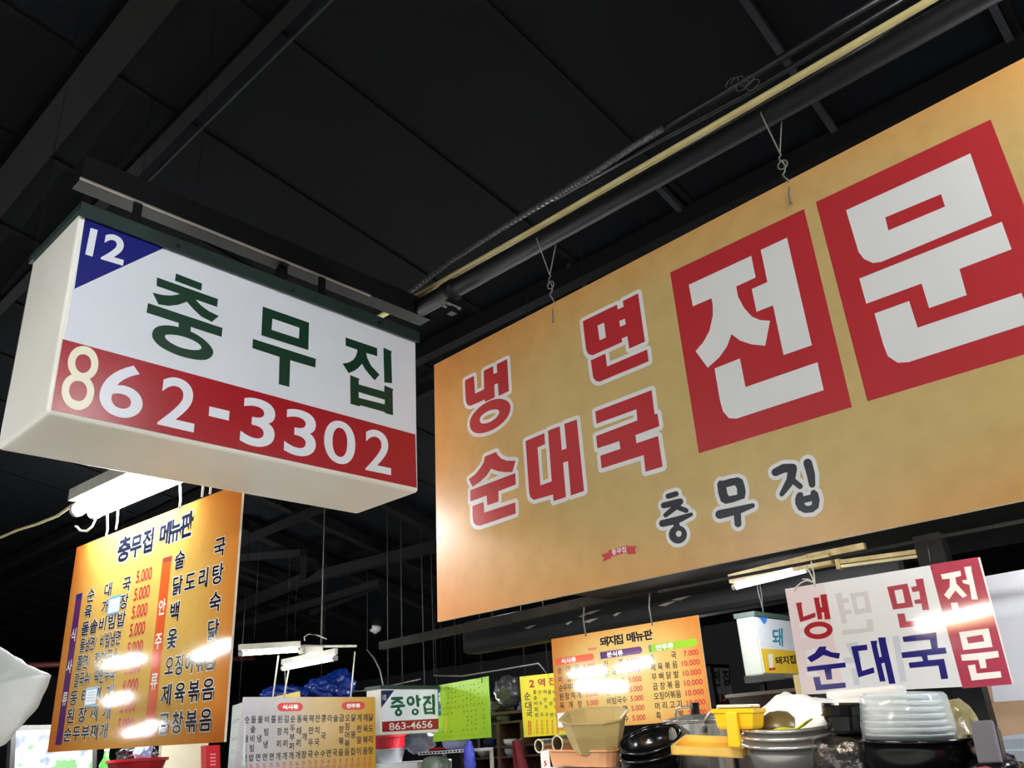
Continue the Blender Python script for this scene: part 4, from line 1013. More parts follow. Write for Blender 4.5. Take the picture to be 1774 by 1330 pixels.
# blue bags on top
M_bluebag = mat('blue_film', (24, 56, 150), .3, var=.3, scale=20, bump=.4)
def crumple(name, c_, size, m_, parent=None, amp=.18, freq=3.0, seed=0, sub=4, tilt=None, flatb=False, sq=2.0):
    bm = bmesh.new(); bmesh.ops.create_icosphere(bm, subdivisions=sub, radius=1)
    for v in bm.verts:
        d = v.co.normalized()
        k = 1.0/((abs(d.x)**sq+abs(d.y)**sq+abs(d.z)**sq)**(1/sq))
        n_ = noise.noise(d*freq+Vector((seed*7.1, 3, 1)))+.5*abs(noise.noise(d*freq*2.7+Vector((seed, 9, 4))))
        v.co = d*k*(1+amp*n_)
    bm.verts.index_update()
    V = []
    for v in bm.verts:
        p = Vector((v.co.x*size[0], v.co.y*size[1], v.co.z*size[2]))
        if flatb and p.z < -size[2]*.85: p.z = -size[2]*.85
        V.append(p)
    F = [tuple(v.index for v in f.verts) for f in bm.faces]
    bm.free()
    if tilt: R_ = Euler(tilt).to_matrix(); V = [R_ @ v for v in V]
    V = [v+Vector(c_) for v in V]
    return mesh_obj(name, V, F, m_, parent, smooth=True)
for i, (px, py, w_, h_, lab) in enumerate(((492, 1203, .26, .10, 'dark blue plastic bag lying low beside the hanging cord'), (556, 1192, .17, .11, 'shiny blue plastic bag in the middle of the three on the high rack'), (590, 1187, .15, .16, 'bright blue plastic bag standing tallest of the three on the high rack'))):
    c_ = at_y(px, py, 8.2)
    tag(crumple('plastic_bag', c_, (w_, .15, h_), M_bluebag, amp=.3, seed=i+2), lab, 'bag')
rk = thing('storage_rack', 'high black rack board carrying the blue plastic bags', 'rack', at_y(550, 1212, 8.2))
p0_, p1_ = at_y(455, 1218, 8.2), at_y(640, 1212, 8.2)
MB().box((p0_.x, 8.0, p1_.z-.18), (p1_.x, 8.5, p1_.z-.13)).build('rack_board', M_beam, rk)
for x_ in (p0_.x+.05, p1_.x-.05):
    MB().box((x_-.03, 8.4, 0), (x_+.03, 8.46, p1_.z-.18)).build('post', M_beam, rk)

# ================================================================== COUNTER SHELF and kitchenware (x ~ 2.7)
SZ = 1.40
cs = thing('counter_shelf', 'dark steel counter shelf under the stacked bowls', 'shelf', (2.75, 1.5, 0))
MB().box((2.42, 0.25, SZ-.03), (3.15, 2.75, SZ)).build('shelf_board', M_beam, cs)
for x_ in (2.46, 3.11):
    for y_ in (.3, 2.7):
        MB().box((x_-.02, y_-.02, 0), (x_+.02, y_+.02, SZ-.03)).build('post', M_blackpaint, cs)
MB().box((2.44, 0.3, .5), (3.13, 2.7, .53)).build('lower_board', M_beam, cs)

def bowl_prof(r, h, foot=.5, th=.004):
    P = [(0, 0), (r*foot, 0), (r*foot, h*.05)]
    for i in range(1, 9):
        a = i/8; P.append((r*foot+(r-r*foot)*math.sin(a*math.pi/2)**.9, h*(.05+.95*(1-math.cos(a*math.pi/2))**.9)))
    P.append((r+.004, h)); P.append((r+.004, h+.004)); P.append((r-th, h+.003))
    for i in range(7, 0, -1):
        a = i/8; P.append((r*foot+(r-r*foot)*math.sin(a*math.pi/2)**.9-th, h*(.05+.95*(1-math.cos(a*math.pi/2))**.9)+th))
    P.append((r*foot-th, h*.05+th)); P.append((0, h*.05+th))
    return P
def bowl(label, loc, r, h, m_, rot=(0, 0, 0), foot=.5, name='bowl', cat='bowl', group=None):
    t = thing(name, label, cat, loc, rot, group)
    MB().lathe(bowl_prof(r, h, foot), 40).build('bowl_body', m_, t, smooth=True, local=True)
    MB().lathe([(r+.006*math.cos(a), h+.003+.006*math.sin(a)) for a in (2*math.pi*i/8 for i in range(8))], 40, close=True).build('rim', m_, t, smooth=True, local=True)
    return t
def rim_at(px, py, x, h, rot):
    """base position so that the rim centre falls at the pixel"""
    p = at_x(px, py, x)
    return p-Euler(rot).to_matrix() @ Vector((0, 0, h))
# black bowls, tilted to the aisle
rA = (0.06, -.42, 0)
bowl('upper glossy black bowl tilted open beside the lidded steel pot', rim_at(1127, 1281, 2.70, .075, rA), .112, .075, M_blackgloss, rA, .55, group='black bowls')
rA2 = (0.05, -.28, 0)
bowl('lower glossy black bowl nested under the tilted black bowl', rim_at(1126, 1303, 2.70, .10, rA2), .110, .10, M_blackgloss, rA2, .6, group='black bowls')
pb_ = at_x(1126, 1330, 2.72)
st = thing('stock_pot', 'black pot at the bottom of the black bowl stack', 'pot', (2.72, pb_.y, SZ))
MB().lathe([(0, 0), (.095, 0), (.105, .02), (.108, pb_.z-SZ-.02), (.100, pb_.z-SZ-.02), (.097, .02), (0, .015)], 32).build('pot_body', M_blackgloss, st, smooth=True, local=True)
# steel basins nested
rB = (.07, -.10, 0)
bz = at_x(1362, 1262, 2.70)
for i, (lab, dz) in enumerate((('stainless basin on top of the nested steel basins', 0), ('middle stainless basin in the nested steel basins', -.022), ('largest stainless basin at the bottom of the nested steel basins', -.045))):
    r_ = .136+.006*i
    bowl(lab, rim_at(1362+i, 1259, 2.70, .115, rB)+Vector((0, 0, dz)), r_, .115, M_steel, rB, .5, name='steel_basin', cat='basin', group='nested steel basins')
MB().rbox((2.62, 1.22, SZ), (2.80, 1.44, bz.z-.165), .01, 2)
cr = thing('storage_tub', 'dark plastic tub supporting the nested steel basins', 'tub', (2.70, bz.y, SZ))
MB().lathe([(0, 0), (.10, 0), (.115, .055), (.105, .055), (.09, .006), (0, .006)], 28).build('tub_body', M_blackrub, cr, smooth=True, local=True)
# steel pot with lid
pc = at_x(1206, 1275, 2.91); pr_ = .120
tp = thing('steel_pot', 'shiny stainless pot with domed lid behind the yellow tray', 'pot', (2.91, pc.y, SZ), (.04, 0, 0))
ph = at_x(1206, 1252, 2.91).z-SZ
MB().lathe([(0, 0), (pr_, 0), (pr_, ph), (pr_+.006, ph+.002), (pr_+.006, ph+.006), (pr_-.004, ph+.006), (pr_-.004, .004), (0, .004)], 40).build('pot_body', M_steel, tp, smooth=False, local=True)
lid = MB().lathe([(0, ph+.032), (.05, ph+.029), (.09, ph+.021), (pr_+.002, ph+.012), (pr_+.010, ph+.011), (pr_+.010, ph+.007), (0, ph+.007)], 40).build('lid', M_steel, tp, smooth=True, local=True)
MB().tube([Vector((-.02, .075, ph+.024)), Vector((-.02, .07, ph+.050)), Vector((-.02, .05, ph+.056)), Vector((-.02, .005, ph+.056)), Vector((-.02, -.005, ph+.036))], .005, 8).build('lid_handle', M_steel, lid, smooth=True, local=True)
MB().tube([Vector((-.02, -.012, ph+.028)), Vector((-.02, -.012, ph+.070))], .016, 12).build('knob', M_blackgloss, lid, local=True)
hk = thing('ladle', 'curved steel ladle handle hooked over the stainless pot', 'ladle', at_x(1224, 1252, 2.78))
MB().tube([at_x(*p, 2.76) for p in ((1222, 1253), (1224, 1243), (1231, 1234), (1241, 1230), (1246, 1224))], .006, 8).build('handle', M_steel, hk, smooth=True)
MB().tube([at_x(1222, 1253, 2.76), at_x(1221, 1264, 2.79)], [.006, .012], 8).build('bowl_end', M_steel, hk, smooth=True)
# yellow tray
ty = at_x(1236, 1300, 2.62)
tt_ = thing('serving_tray', 'yellow plastic tray wedged flat between the black bowls and the steel basins', 'tray', ty, (.10, -.18, .25))
M_yel = mat('egg_yellow_plastic', (240, 178, 44), .3, var=.08)
MB().rbox((-.085, -.115, 0), (.085, .115, .008), .003, 2).build('tray_floor', M_yel, tt_, local=True)
rim = MB()
for a, b in (((-.085, -.115, .002), (.085, -.107, .028)), ((-.085, .107, .002), (.085, .115, .028)), ((-.085, -.115, .002), (-.077, .115, .028)), ((.077, -.115, .002), (.085, .115, .028))):
    rim.box(a, b)
rim.build('tray_rim', mat('pale_yellow_plastic', (248, 206, 104), .3), tt_, local=True)
# yellow dipper box with a hanging handle
M_yel2 = mat('bright_yellow_plastic', (250, 196, 30), .28, var=.06)
yc = at_x(1283, 1262, 2.60)
td = thing('dipper_box', 'bright yellow plastic box with cream rim and broad handle beside the white cloth', 'box', yc, (.06, .0, .12))
k_ = .13/2
V = []
for z_, s_ in ((0, .82), (.008, .90), (.045, .98), (.047, 1.06), (.060, 1.08), (.060, .98), (.012, .84)):
    for sx, sy in ((-1, -1), (1, -1), (1, 1), (-1, 1)):
        V.append((sx*.05*s_, sy*k_*s_, z_))
F = [(3, 2, 1, 0)]+[(i*4+a, i*4+(a+1) % 4, (i+1)*4+(a+1) % 4, (i+1)*4+a) for i in range(6) for a in range(4)]+[(24, 25, 26, 27)]
mesh_obj('box_body', V, F, M_yel2, td, local=True)
MB().rbox((-.045, -.058, .061), (.045, .058, .072), .006, 2).build('cream_rim', mat('cream_plastic', (240, 230, 196), .35), td, local=True)
MB().rbox((-.066, -.018, -.052), (-.048, .020, .050), .004, 2).build('handle', M_yel2, td, local=True)
# white cloth with the brown bowl below
bB = rim_at(1352, 1262, 2.78, .02, (.1, 0, 0))
tb = thing('brown_bowl', 'olive brown bowl turned over beneath the white cloth', 'bowl', at_x(1352, 1262, 2.74), (.08, -.05, 0))
MB().lathe([(0, .055), (.03, .052), (.06, .035), (.072, .012), (.075, 0), (.070, 0), (.055, .03), (0, .048)], 32).build('bowl_body', mat('olive_brown_glaze', (96, 82, 48), .35), tb, smooth=True, local=True)
def heightmesh(name, fn, nx, ny, m_, parent=None, th=.004, local=False, loc=None):
    V = []; F = []
    for lay in (0, 1):
        for j in range(ny+1):
            for i in range(nx+1):
                p = Vector(fn(i/nx, j/ny)); V.append(p-Vector((0, 0, th*lay)))
    N = (nx+1)*(ny+1)
    for j in range(ny):
        for i in range(nx):
            a = j*(nx+1)+i; F.append((a, a+1, a+nx+2, a+nx+1)); F.append((N+a+nx+1, N+a+nx+2, N+a+1, N+a))
    for i in range(nx):
        F.append((i+1, i, N+i, N+i+1)); a = ny*(nx+1)+i; F.append((a, a+1, N+a+1, N+a))
    for j in range(ny):
        a = j*(nx+1); F.append((a, a+nx+1, N+a+nx+1, N+a)); a += nx; F.append((a+nx+1, a, N+a, N+a+nx+1))
    return mesh_obj(name, V, F, m_, parent, smooth=True, local=local, loc=loc)
ca, cb = at_x(1322, 1250, 2.82), at_x(1445, 1240, 2.82)
topz = [at_x(*p, 2.82).z for p in ((1325, 1232), (1340, 1201), (1362, 1208), (1390, 1204), (1415, 1212), (1440, 1226), (1452, 1240))]
ys = [at_x(*p, 2.82).y for p in ((1325, 1232), (1340, 1201), (1362, 1208), (1390, 1204), (1415, 1212), (1440, 1226), (1452, 1240))]
def interp(a, L):
    f_ = a*(len(L)-1); i = min(int(f_), len(L)-2); return L[i]+(L[i+1]-L[i])*(f_-i)
base_z = SZ+.115
def cloth(a, b):
    yy = interp(a, ys); zt_ = interp(a, topz)
    xx = 2.70+.22*b
    prof = math.sin(min(1, b*1.6)*math.pi/2)
    bot = at_x(1380, 1262, 2.72).z-.005 if a > .35 else at_x(1345, 1240, 2.72).z
    z_ = bot+(zt_-bot)*prof
    z_ += .006*math.sin(a*9+b*7)+.004*noise.noise(Vector((a*5, b*5, 2)))
    return (xx+.01*math.sin(a*11), yy, z_)
tag(heightmesh('white_cloth', cloth, 28, 16, mat('white_cotton', (240, 240, 238), .8, var=.04)), 'white cloth draped in a heap behind the yellow box and steel basins', 'cloth')
sa = at_x(1320, 1272, 2.64); sb = at_x(1398, 1248, 2.64)
def scrub(a, b):
    p = sa.lerp(sb, a); return (p.x+.07*b-.03, p.y, p.z+.008*math.sin(a*7)+.012*b-.01)
tag(heightmesh('dish_cloth', scrub, 16, 6, mat('lime_yellow_fabric', (214, 220, 50), .8, bump=.4, scale=60), th=.006), 'lime yellow dish cloth laid over the steel basins', 'cloth')
# black lidded container on a wrapped stack
kc = at_x(1469, 1270, 2.68)
tk = thing('lidded_container', 'round black container with ridged lid on the plastic wrapped stack', 'container', kc, (.07, 0, 0))
MB().lathe([(0, 0), (.052, 0), (.055, .008), (.064, .048), (.070, .050), (.070, .054), (0, .054)], 36).build('container_body', M_blackgloss, tk, smooth=False, local=True)
MB().lathe([(0, .054), (.066, .054), (.066, .075), (.064, .078), (.066, .080), (.064, .086), (0, .086)], 36).build('lid', M_blackgloss, tk, smooth=False, local=True)
M_clear = mat('clear_crinkled_film', (150, 148, 140), .12, var=.3, bump=.8, scale=30, trans=.55, spec=.7)
wc = at_x(1465, 1305, 2.69)
tag(crumple('wrapped_stack', (2.69, wc.y, (SZ+kc.z)/2), (.09, .095, (kc.z-SZ)/2*.97), mat('dark_wrapped_film', (50, 48, 44), .15, bump=.9, scale=26, spec=.8, dirt=(24, 23, 22)), amp=.10, freq=4, seed=4, sq=3.5), 'dark stack wrapped in shiny crumpled clear film under the black container', 'bag')
# big black bowl + wrapped plates
rG = (.06, -.03, 0)
gb = rim_at(1588, 1281, 2.68, .12, rG)
bowl('big glossy black bowl under the stack of film wrapped plates', gb, .152, .12, M_blackgloss, rG, .6)
pz = at_x(1580, 1281, 2.68)
plates_top = at_x(1570, 1201, 2.68).z
np_ = 7
for i in range(np_):
    z_ = pz.z+.004+(plates_top-pz.z-.018)*i/(np_-1)
    a_ = i/(np_-1)
    y_ = pz.y+.004+(.006)*a_
    r_ = .118-.012*a_
    tpl = thing('plate', ('lowest', 'second lowest', 'third lowest', 'middle', 'third from the top', 'second from the top', 'topmost')[i]+' white plate of the film wrapped stack on the big black bowl', 'plate', (2.68, y_, z_), (.06, 0, 0), 'film wrapped plates')
    MB().lathe([(0, 0), (r_*.6, 0), (r_*.9, .004), (r_, .010), (r_, .013), (r_*.88, .008), (r_*.6, .004), (0, .004)], 36).build('plate_body', M_white, tpl, smooth=True, local=True)
M_film = mat('pale_cyan_film', (232, 248, 252), .08, var=.04, alpha=.36, spec=.7, bump=.3, scale=10)
hF = plates_top-pz.z+.002
tf = thing('plastic_wrap', 'clear bluish film wrapped around the stack of white plates', 'wrap', (2.68, pz.y+.006, pz.z+.002), (.06, 0, 0))
MB().lathe([(.126, 0), (.127, hF*.3), (.122, hF*.6), (.118, hF*.93), (.108, hF), (.0, hF+.004)], 40).build('film', M_film, tf, smooth=True, local=True)
# white carton behind the plates
wcx = at_x(1505, 1224, 2.98)
tw = thing('white_carton', 'white paper carton behind the plate stack and under the white signboard', 'carton', (2.98, wcx.y, SZ), (.0, 0, 0))
hz = at_x(1505, 1193, 2.98).z-SZ
MB().rbox((-.05, -.115, 0), (.05, .115, hz), .012, 2).build('carton_body', mat('white_card', (236, 232, 228), .6, var=.05), tw, local=True)
MB().rbox((-.053, -.118, hz-.03), (.053, .118, hz+.004), .012, 2).build('carton_lid', mat('white_card', (236, 232, 228), .6), tw, local=True)
# crinkled bag
gc = at_x(1660, 1290, 2.86)
ztop = at_x(1640, 1214, 2.86).z
tag(crumple('plastic_bag', (2.86, gc.y+.01, (SZ+ztop)/2), (.10, .075, (ztop-SZ)/2), mat('yellowish_clear_film', (168, 156, 110), .14, var=.35, bump=1.0, scale=24, spec=.8, trans=.3), amp=.16, freq=3.5, seed=9, sq=3), 'crinkled yellowish clear plastic bag beside the big black bowl', 'bag')
# grey slab + black bag + red edge at the end of the shelf
ga = at_x(1712, 1290, 2.62)
tgz = thing('grey_box', 'flat grey box leaning at the end of the bowl shelf', 'box', ga, (.0, .25, .1))
MB().rbox((-.03, -.028, -.05), (-.01, .028, .055), .004, 2).build('box_body', mat('slate_grey_card', (110, 112, 124), .5), tgz, local=True)
MB().rbox((-.012, -.030, -.06), (.05, .030, .050), .006, 2).build('box_back', M_blackrub, tgz, local=True)
gk = at_x(1725, 1330, 2.66)
tag(crumple('black_bag', (2.66, gk.y, SZ+.05), (.10, .07, .055), mat('black_film', (22, 22, 28), .25, bump=.5, scale=20), amp=.2, seed=12), 'black plastic bag under the flat grey box', 'bag')
rk_ = at_x(1702, 1334, 2.50)
tag(crumple('red_cloth', (2.50, rk_.y, rk_.z-.015), (.03, .035, .022), mat('dull_red_fabric', (150, 40, 52), .8), amp=.2, seed=3), 'dull red folded cloth at the shelf corner below the grey box', 'cloth')
# amber tub, cups, copper tray, foam box
M_amber = mat('amber_clear_plastic', (232, 212, 150), .22, var=.08, trans=.45, spec=.6, bump=.2, scale=9)
ac = at_x(1036, 1297, 2.70)
rT = (.05, -.30, .35)
ta = thing('amber_tub', 'translucent amber plastic tub tilted on the copper coloured tray', 'tub', ac, rT)
V = []
for z_, s_ in ((0, .70), (.06, .86), (.115, .98), (.118, 1.06), (.124, 1.06), (.120, .95), (.06, .83), (.006, .67)):
    for sx, sy in ((-1, -.55), (-.55, -1), (.55, -1), (1, -.55), (1, .55), (.55, 1), (-.55, 1), (-1, .55)):
        V.append((sx*.092*s_, sy*.115*s_, z_))
F = [tuple(range(7, -1, -1))]+[(i*8+a, i*8+(a+1) % 8, (i+1)*8+(a+1) % 8, (i+1)*8+a) for i in range(7) for a in range(8)]+[tuple(56+a for a in range(8))]
mesh_obj('tub_body', V, F, M_amber, ta, local=True)
M_cup = mat('brushed_cup_steel', (200, 190, 164), .3, metal=.9, var=.15)
ctz = at_x(1012, 1302, 2.72).z
for i, (px, py, r_, lab) in enumerate(((934, 1292, .024, 'smaller steel cup lying on its side at the tray end'), (966, 1288, .029, 'larger steel cup lying on its side against the amber tub'))):
    c_ = at_x(px, py, 2.66)
    tc_ = thing('steel_cup', lab, 'cup', c_, group='steel cups lying on the tray')
    ax = Vector((.95, -.10, .02)).normalized()
    q_ = ax.to_track_quat('Z', 'Y').to_matrix().to_4x4()
    MB().lathe([(r_-.003, .002), (r_, 0), (r_+.002, .001), (r_+.001, .004), (r_-.002, .115), (0, .115), (0, .112), (r_-.005, .112)], 24, q_, close=True).build('cup_body', M_cup, tc_, smooth=False, local=True)
    MB().lathe([(r_-.001+.0035*math.cos(a), .0035*math.sin(a)) for a in (2*math.pi*j/8 for j in range(8))], 24, q_, close=True).build('rim', mat('worn_cream_rim', (214, 200, 166), .4), tc_, smooth=True, local=True)
ct = at_x(1015, 1300, 2.72); ctb = at_x(1015, 1326, 2.72)
tcx = thing('copper_tray', 'peach copper coloured tray with rounded corners holding the amber tub', 'tray', (2.74, ct.y-.01, ctb.z), (.05, 0, 0))
M_cop = mat('peach_copper_plastic', (224, 164, 118), .28, var=.08)
h_ = ct.z-ctb.z
bt = MB(); n = 40
def rr(ax_, ay_, z_): 
    R = []
    for k in range(n):
        a = 2*math.pi*k/n; cx2, sy2 = math.cos(a), math.sin(a)
        kk = 1/((abs(cx2)**5+abs(sy2)**5)**.2)
        R.append(Vector((ax_*cx2*kk, ay_*sy2*kk, z_)))
    return R
lv = [(.095, .145, 0), (.105, .158, h_), (.110, .163, h_), (.110, .163, h_+.006), (.101, .154, h_+.006), (.090, .140, .006)]
V = [v for l in lv for v in rr(*l)]
F = [tuple(range(n-1, -1, -1))]+[(i*n+k, i*n+(k+1) % n, (i+1)*n+(k+1) % n, (i+1)*n+k) for i in range(len(lv)-1) for k in range(n)]+[tuple((len(lv)-1)*n+k for k in range(n))]
mesh_obj('tray_body', V, F, M_cop, tcx, local=True, smooth=False)
fb = thing('foam_box', 'white foam box under the copper coloured tray', 'box', (2.74, ct.y, SZ), (.04, 0, 0))
MB().rbox((-.12, -.17, 0), (.12, .17, ctb.z-SZ-.004), .01, 2).build('box_body', mat('white_foam', (232, 232, 232), .7), fb, local=True)
cp = at_x(943, 1315, 2.58)
tcd = thing('price_card', 'small white card with a red 5 leaning on the foam box', 'card', (2.58, cp.y, SZ))
Bc = Board('x', 2.58)
slab('card', Bc, [Bc.px((936, 1301)), Bc.px((950, 1299)), (Bc.px((956, 1340))[0], SZ+.001), (Bc.px((938, 1340))[0], SZ+.001)], .003, M_menuwhite, tcd)
put_text('lettering', Bc, [('5', qpx(Bc, (942, 1318), (947, 1317.5), (947.5, 1326), (942.5, 1326.5)), .02, 'box')], M_menured, tcd)

# ================================================================== STALL WALL at the end (right) and dark posts
w1 = thing('tiled_wall', 'warm beige tiled wall end beyond the plain white board', 'wall', (4.3, 0.4, 0))
yE = at_x(1704, 1200, 4.25).y
MB().box((4.25, -.9, 0), (4.40, yE, 1.90)).build('wall_core', mat('beige_plaster', (206, 172, 132), .5, dirt=(186, 150, 112), scale=5), w1)
M_tile = mat('peach_beige_tile', (226, 188, 150), .35, var=.1, scale=9)
tile_me = MB().rbox((-.006, -.097, 0), (.006, .097, .194), .003, 1).build('tile', M_tile, w1, local=True)
for r_ in range(4):
    for c2 in range(6):
        tl_ = tile_me
        if r_ or c2:
            tl_ = bpy.data.objects.new('tile', tile_me.data); C.objects.link(tl_); tl_.parent = w1
        tl_.location = Vector((4.246, yE-.1-.20*c2, 1.05+.20*r_))-OFF[w1]
gcb = at_x(1750, 1300, 3.3)
gt = thing('grey_cabinet', 'pale blue grey cabinet corner standing before the beige tiles', 'cabinet', (3.45, gcb.y-.05, 0))
MB().rbox((3.32, gcb.y-.30, 0), (3.7, gcb.y+.035, at_x(1745, 1275, 3.32).z), .01, 2).build('cabinet_body', mat('blue_grey_enamel', (142, 152, 164), .4, var=.1), gt)
MB().rbox((3.305, gcb.y-.28, .4), (3.32, gcb.y+.02, at_x(1745, 1275, 3.32).z-.04), .004, 1).build('door', mat('blue_grey_enamel', (142, 152, 164), .4), gt)
pp_ = at_x(1690, 1230, 3.75)
tag(MB().box((3.72, pp_.y-.05, 0), (3.80, pp_.y+.06, 2.3)).build('stall_post', M_blackpaint), 'black stall post between the white signboard and the beige tiles', 'post')

# ================================================================== BACK STALL with shelves (x ~ 7)
M_wood = mat('dark_brown_wood', (74, 46, 30), .5, dirt=(50, 30, 20), scale=6)
bs = thing('shelf_unit', 'dark brown wooden shelf unit with open compartments under the lime and yellow boards', 'shelf', (7.2, 6.3, 0))
zs = [at_x(880, y_, 7.0).z for y_ in (1249, 1291, 1309, 1345)]
ya, yb_ = at_x(800, 1290, 7.0).y, at_x(1000, 1290, 7.0).y
for z_ in zs:
    MB().box((7.0, yb_, z_-.02), (7.4, ya if z_ < zs[0]-.1 else at_x(850, 1290, 7.0).y, z_)).build('shelf_board', M_wood, bs)
for px in (800, 864, 906, 1000):
    y_ = at_x(px, 1290, 7.0).y
    MB().box((6.995, y_-.025, 0), (7.4, y_+.025, zs[0] if px > 850 else zs[1])).build('upright', M_wood, bs)
MB().box((7.4, yb_, 0), (7.43, ya, zs[0])).build('back_panel', mat('very_dark_wood', (34, 24, 18), .6), bs)
def simple_bowl(px, py, x_, r_, h_, m_, lab, nm='bowl', cat='bowl', grp=None, base=None):
    p = at_x(px, py, x_)
    z_ = base if base is not None else p.z
    o_ = MB().lathe(bowl_prof(r_, h_, .55), 24, Matrix.Translation((x_, p.y, z_))).build(nm, m_, smooth=True, loc=(x_, p.y, z_))
    return tag(o_, lab, cat, grp)
simple_bowl(882, 1291, 7.15, .10, .06, M_white, 'white dish on the middle board of the brown shelf unit', base=zs[1], grp='dishes on the brown shelf')
simple_bowl(884, 1309, 7.15, .09, .07, mat('pale_blue_glaze', (190, 204, 214), .3), 'pale blue bowl on the lower board of the brown shelf unit', base=zs[2], grp='dishes on the brown shelf')
simple_bowl(842, 1309, 7.15, .10, .09, M_white, 'white bowl on the lower board near the lime menu board', base=zs[2], grp='dishes on the brown shelf')
simple_bowl(818, 1309, 7.15, .08, .07, mat('cream_glaze', (214, 206, 186), .3), 'cream bowl on the lower board beside the violet bag', base=zs[2], grp='dishes on the brown shelf')
simple_bowl(852, 1291, 7.15, .09, .07, mat('navy_glaze', (30, 40, 90), .3), 'navy bowl on the middle board near the white dish', base=zs[1], grp='dishes on the brown shelf')
simple_bowl(873, 1249, 7.15, .08, .06, mat('grey_glaze', (120, 122, 120), .3), 'grey bowl on the top board of the brown shelf unit', base=zs[0], grp='dishes on the brown shelf')
rc = thing('red_garment', 'dark red garment hanging at the brown shelf unit below the yellow board', 'garment', at_x(900, 1330, 6.9))
ga_, gb_ = at_x(893, 1283, 6.9), at_x(908, 1345, 6.9)
def garment(a, b):
    w_ = .05+.06*b
    return (6.9+.03*math.sin(a*9)+.01*b, ga_.y+(a-.5)*-w_*2-.05*b, ga_.z-(ga_.z-gb_.z)*b)
heightmesh('cloth', garment, 14, 14, mat('dark_red_fabric', (112, 16, 30), .8), rc, th=.01)
MB().tube([ga_+Vector((.01, 0, -.01)), Vector((7.0, ga_.y, ga_.z+.02))], .008, 8).build('hook', M_steel, rc)
# white wire rack with pots
wy0, wy1 = at_x(724, 1302, 6.6).y, at_x(812, 1300, 6.6).y
wz = at_x(765, 1300, 6.6).z
wr = thing('wire_rack', 'white perforated rack holding pots under the lime menu board', 'rack', (6.8, (wy0+wy1)/2, 0))
MB().box((6.6, wy1, wz-.03), (6.96, wy0, wz)).build('rack_board', mat('white_rack_enamel', (216, 216, 222), .4), wr)
for k in range(14):
    y_ = wy1+.05+(wy0-wy1-.1)*k/13
    MB().box((6.594, y_-.014, wz-.022), (6.601, y_+.014, wz-.008)).build('slot', M_beam, wr)
for y_ in (wy0-.03, wy1+.03):
    MB().box((6.95, y_-.015, 0), (6.98, y_+.015, wz-.03)).build('post', M_housing, wr)
simple_bowl(790, 1296, 6.78, .15, .09, mat('lavender_enamel', (150, 150, 196), .3), 'lavender enamel pot on the white perforated rack', 'pot', 'pot', base=wz)
simple_bowl(762, 1297, 6.80, .13, .03, mat('red_enamel', (176, 32, 40), .3), 'shallow red dish on the white perforated rack', 'dish', 'dish', base=wz)
cgb = at_x(727, 1285, 6.8)
tag(crumple('plastic_bag', (6.85, cgb.y+.06, wz+.11), (.14, .20, .12), mat('grey_film', (130, 132, 150), .3, bump=.5, scale=15), amp=.25, seed=21), 'greyish plastic bag on the white rack beside the red basin', 'bag')
# red basin on an aluminium pot on a white foam box
rbp = at_x(672, 1297, 6.9)
tfz = at_x(672, 1321, 6.9).z
fbx = thing('foam_box', 'white foam box carrying the aluminium pot', 'box', (6.9, rbp.y, 0))
MB().rbox((6.62, at_x(722, 1321, 6.62).y, tfz-.30), (7.15, at_x(640, 1321, 6.62).y+.1, tfz), .015, 2).build('box_body', mat('white_foam', (232, 232, 232), .7), fbx)
MB().box((6.7, rbp.y-.3, 0), (7.1, rbp.y+.3, tfz-.30)).build('stand', M_beam, fbx)
apz = rbp.z-tfz
ap = thing('aluminium_pot', 'dull aluminium pot under the red basin', 'pot', (6.9, rbp.y, tfz))
MB().lathe([(0, 0), (.16, 0), (.20, apz-.01), (.212, apz-.01), (.212, apz), (.195, apz), (.155, .01), (0, .01)], 32).build('pot_body', M_alu, ap, smooth=False, local=True)
rb_ = thing('red_basin', 'red plastic basin stacked on the aluminium pot', 'basin', (6.9, rbp.y, rbp.z))
hb_ = at_x(672, 1273, 6.9).z-rbp.z
MB().lathe([(0, 0), (.19, 0), (.235, hb_*.8), (.25, hb_*.8), (.25, hb_), (.235, hb_), (.18, .01), (0, .01)], 32).build('basin_body', mat('red_plastic', (176, 24, 34), .3, var=.1), rb_, smooth=False, local=True)
vb = at_x(813, 1312, 6.5)
tag(crumple('plastic_bag', (6.5, vb.y, vb.z-.02), (.05, .06, .17), mat('violet_blue_film', (84, 92, 210), .25, bump=.6, scale=14), amp=.3, seed=31), 'violet blue plastic bag hanging at the end of the white rack', 'bag')
cb_ = at_x(755, 1330, 6.7)
tag(crumple('clear_container', (6.7, cb_.y, cb_.z+.02), (.12, .15, .10), mat('pale_green_clear_plastic', (160, 178, 160), .2, trans=.4), amp=.06, seed=33, sq=3), 'pale greenish clear tub below the white rack', 'tub')
# dark stall backing
tag(MB().box((7.6, 4.4, 0), (7.66, 7.2, 2.2)).build('stall_partition', M_beam), 'black partition board behind the brown shelf unit', 'partition')
gy = at_x(1040, 1290, 7.0)
bag2 = at_x(892, 1200, 7.3)
tag(crumple('plastic_bag', (7.2, bag2.y, bag2.z+.02), (.12, .16, .16), mat('smoky_clear_film', (70, 68, 72), .2, bump=.8, scale=14), amp=.25, seed=41), 'smoky clear plastic bag between the lime and yellow menu boards', 'bag')
tag(crumple('plastic_bag', (7.3, bag2.y+.22, bag2.z-.12), (.14, .22, .10), mat('dark_smoky_film', (44, 42, 46), .25, bump=.6, scale=14), amp=.2, seed=43), 'dark bundled bag lying lower between the lime and yellow boards', 'bag')
tgb = thing('high_shelf', 'dark high shelf board between the lime and yellow menu boards', 'shelf', (7.3, bag2.y, bag2.z-.25))
zz_ = at_x(880, 1226, 7.0).z-.03
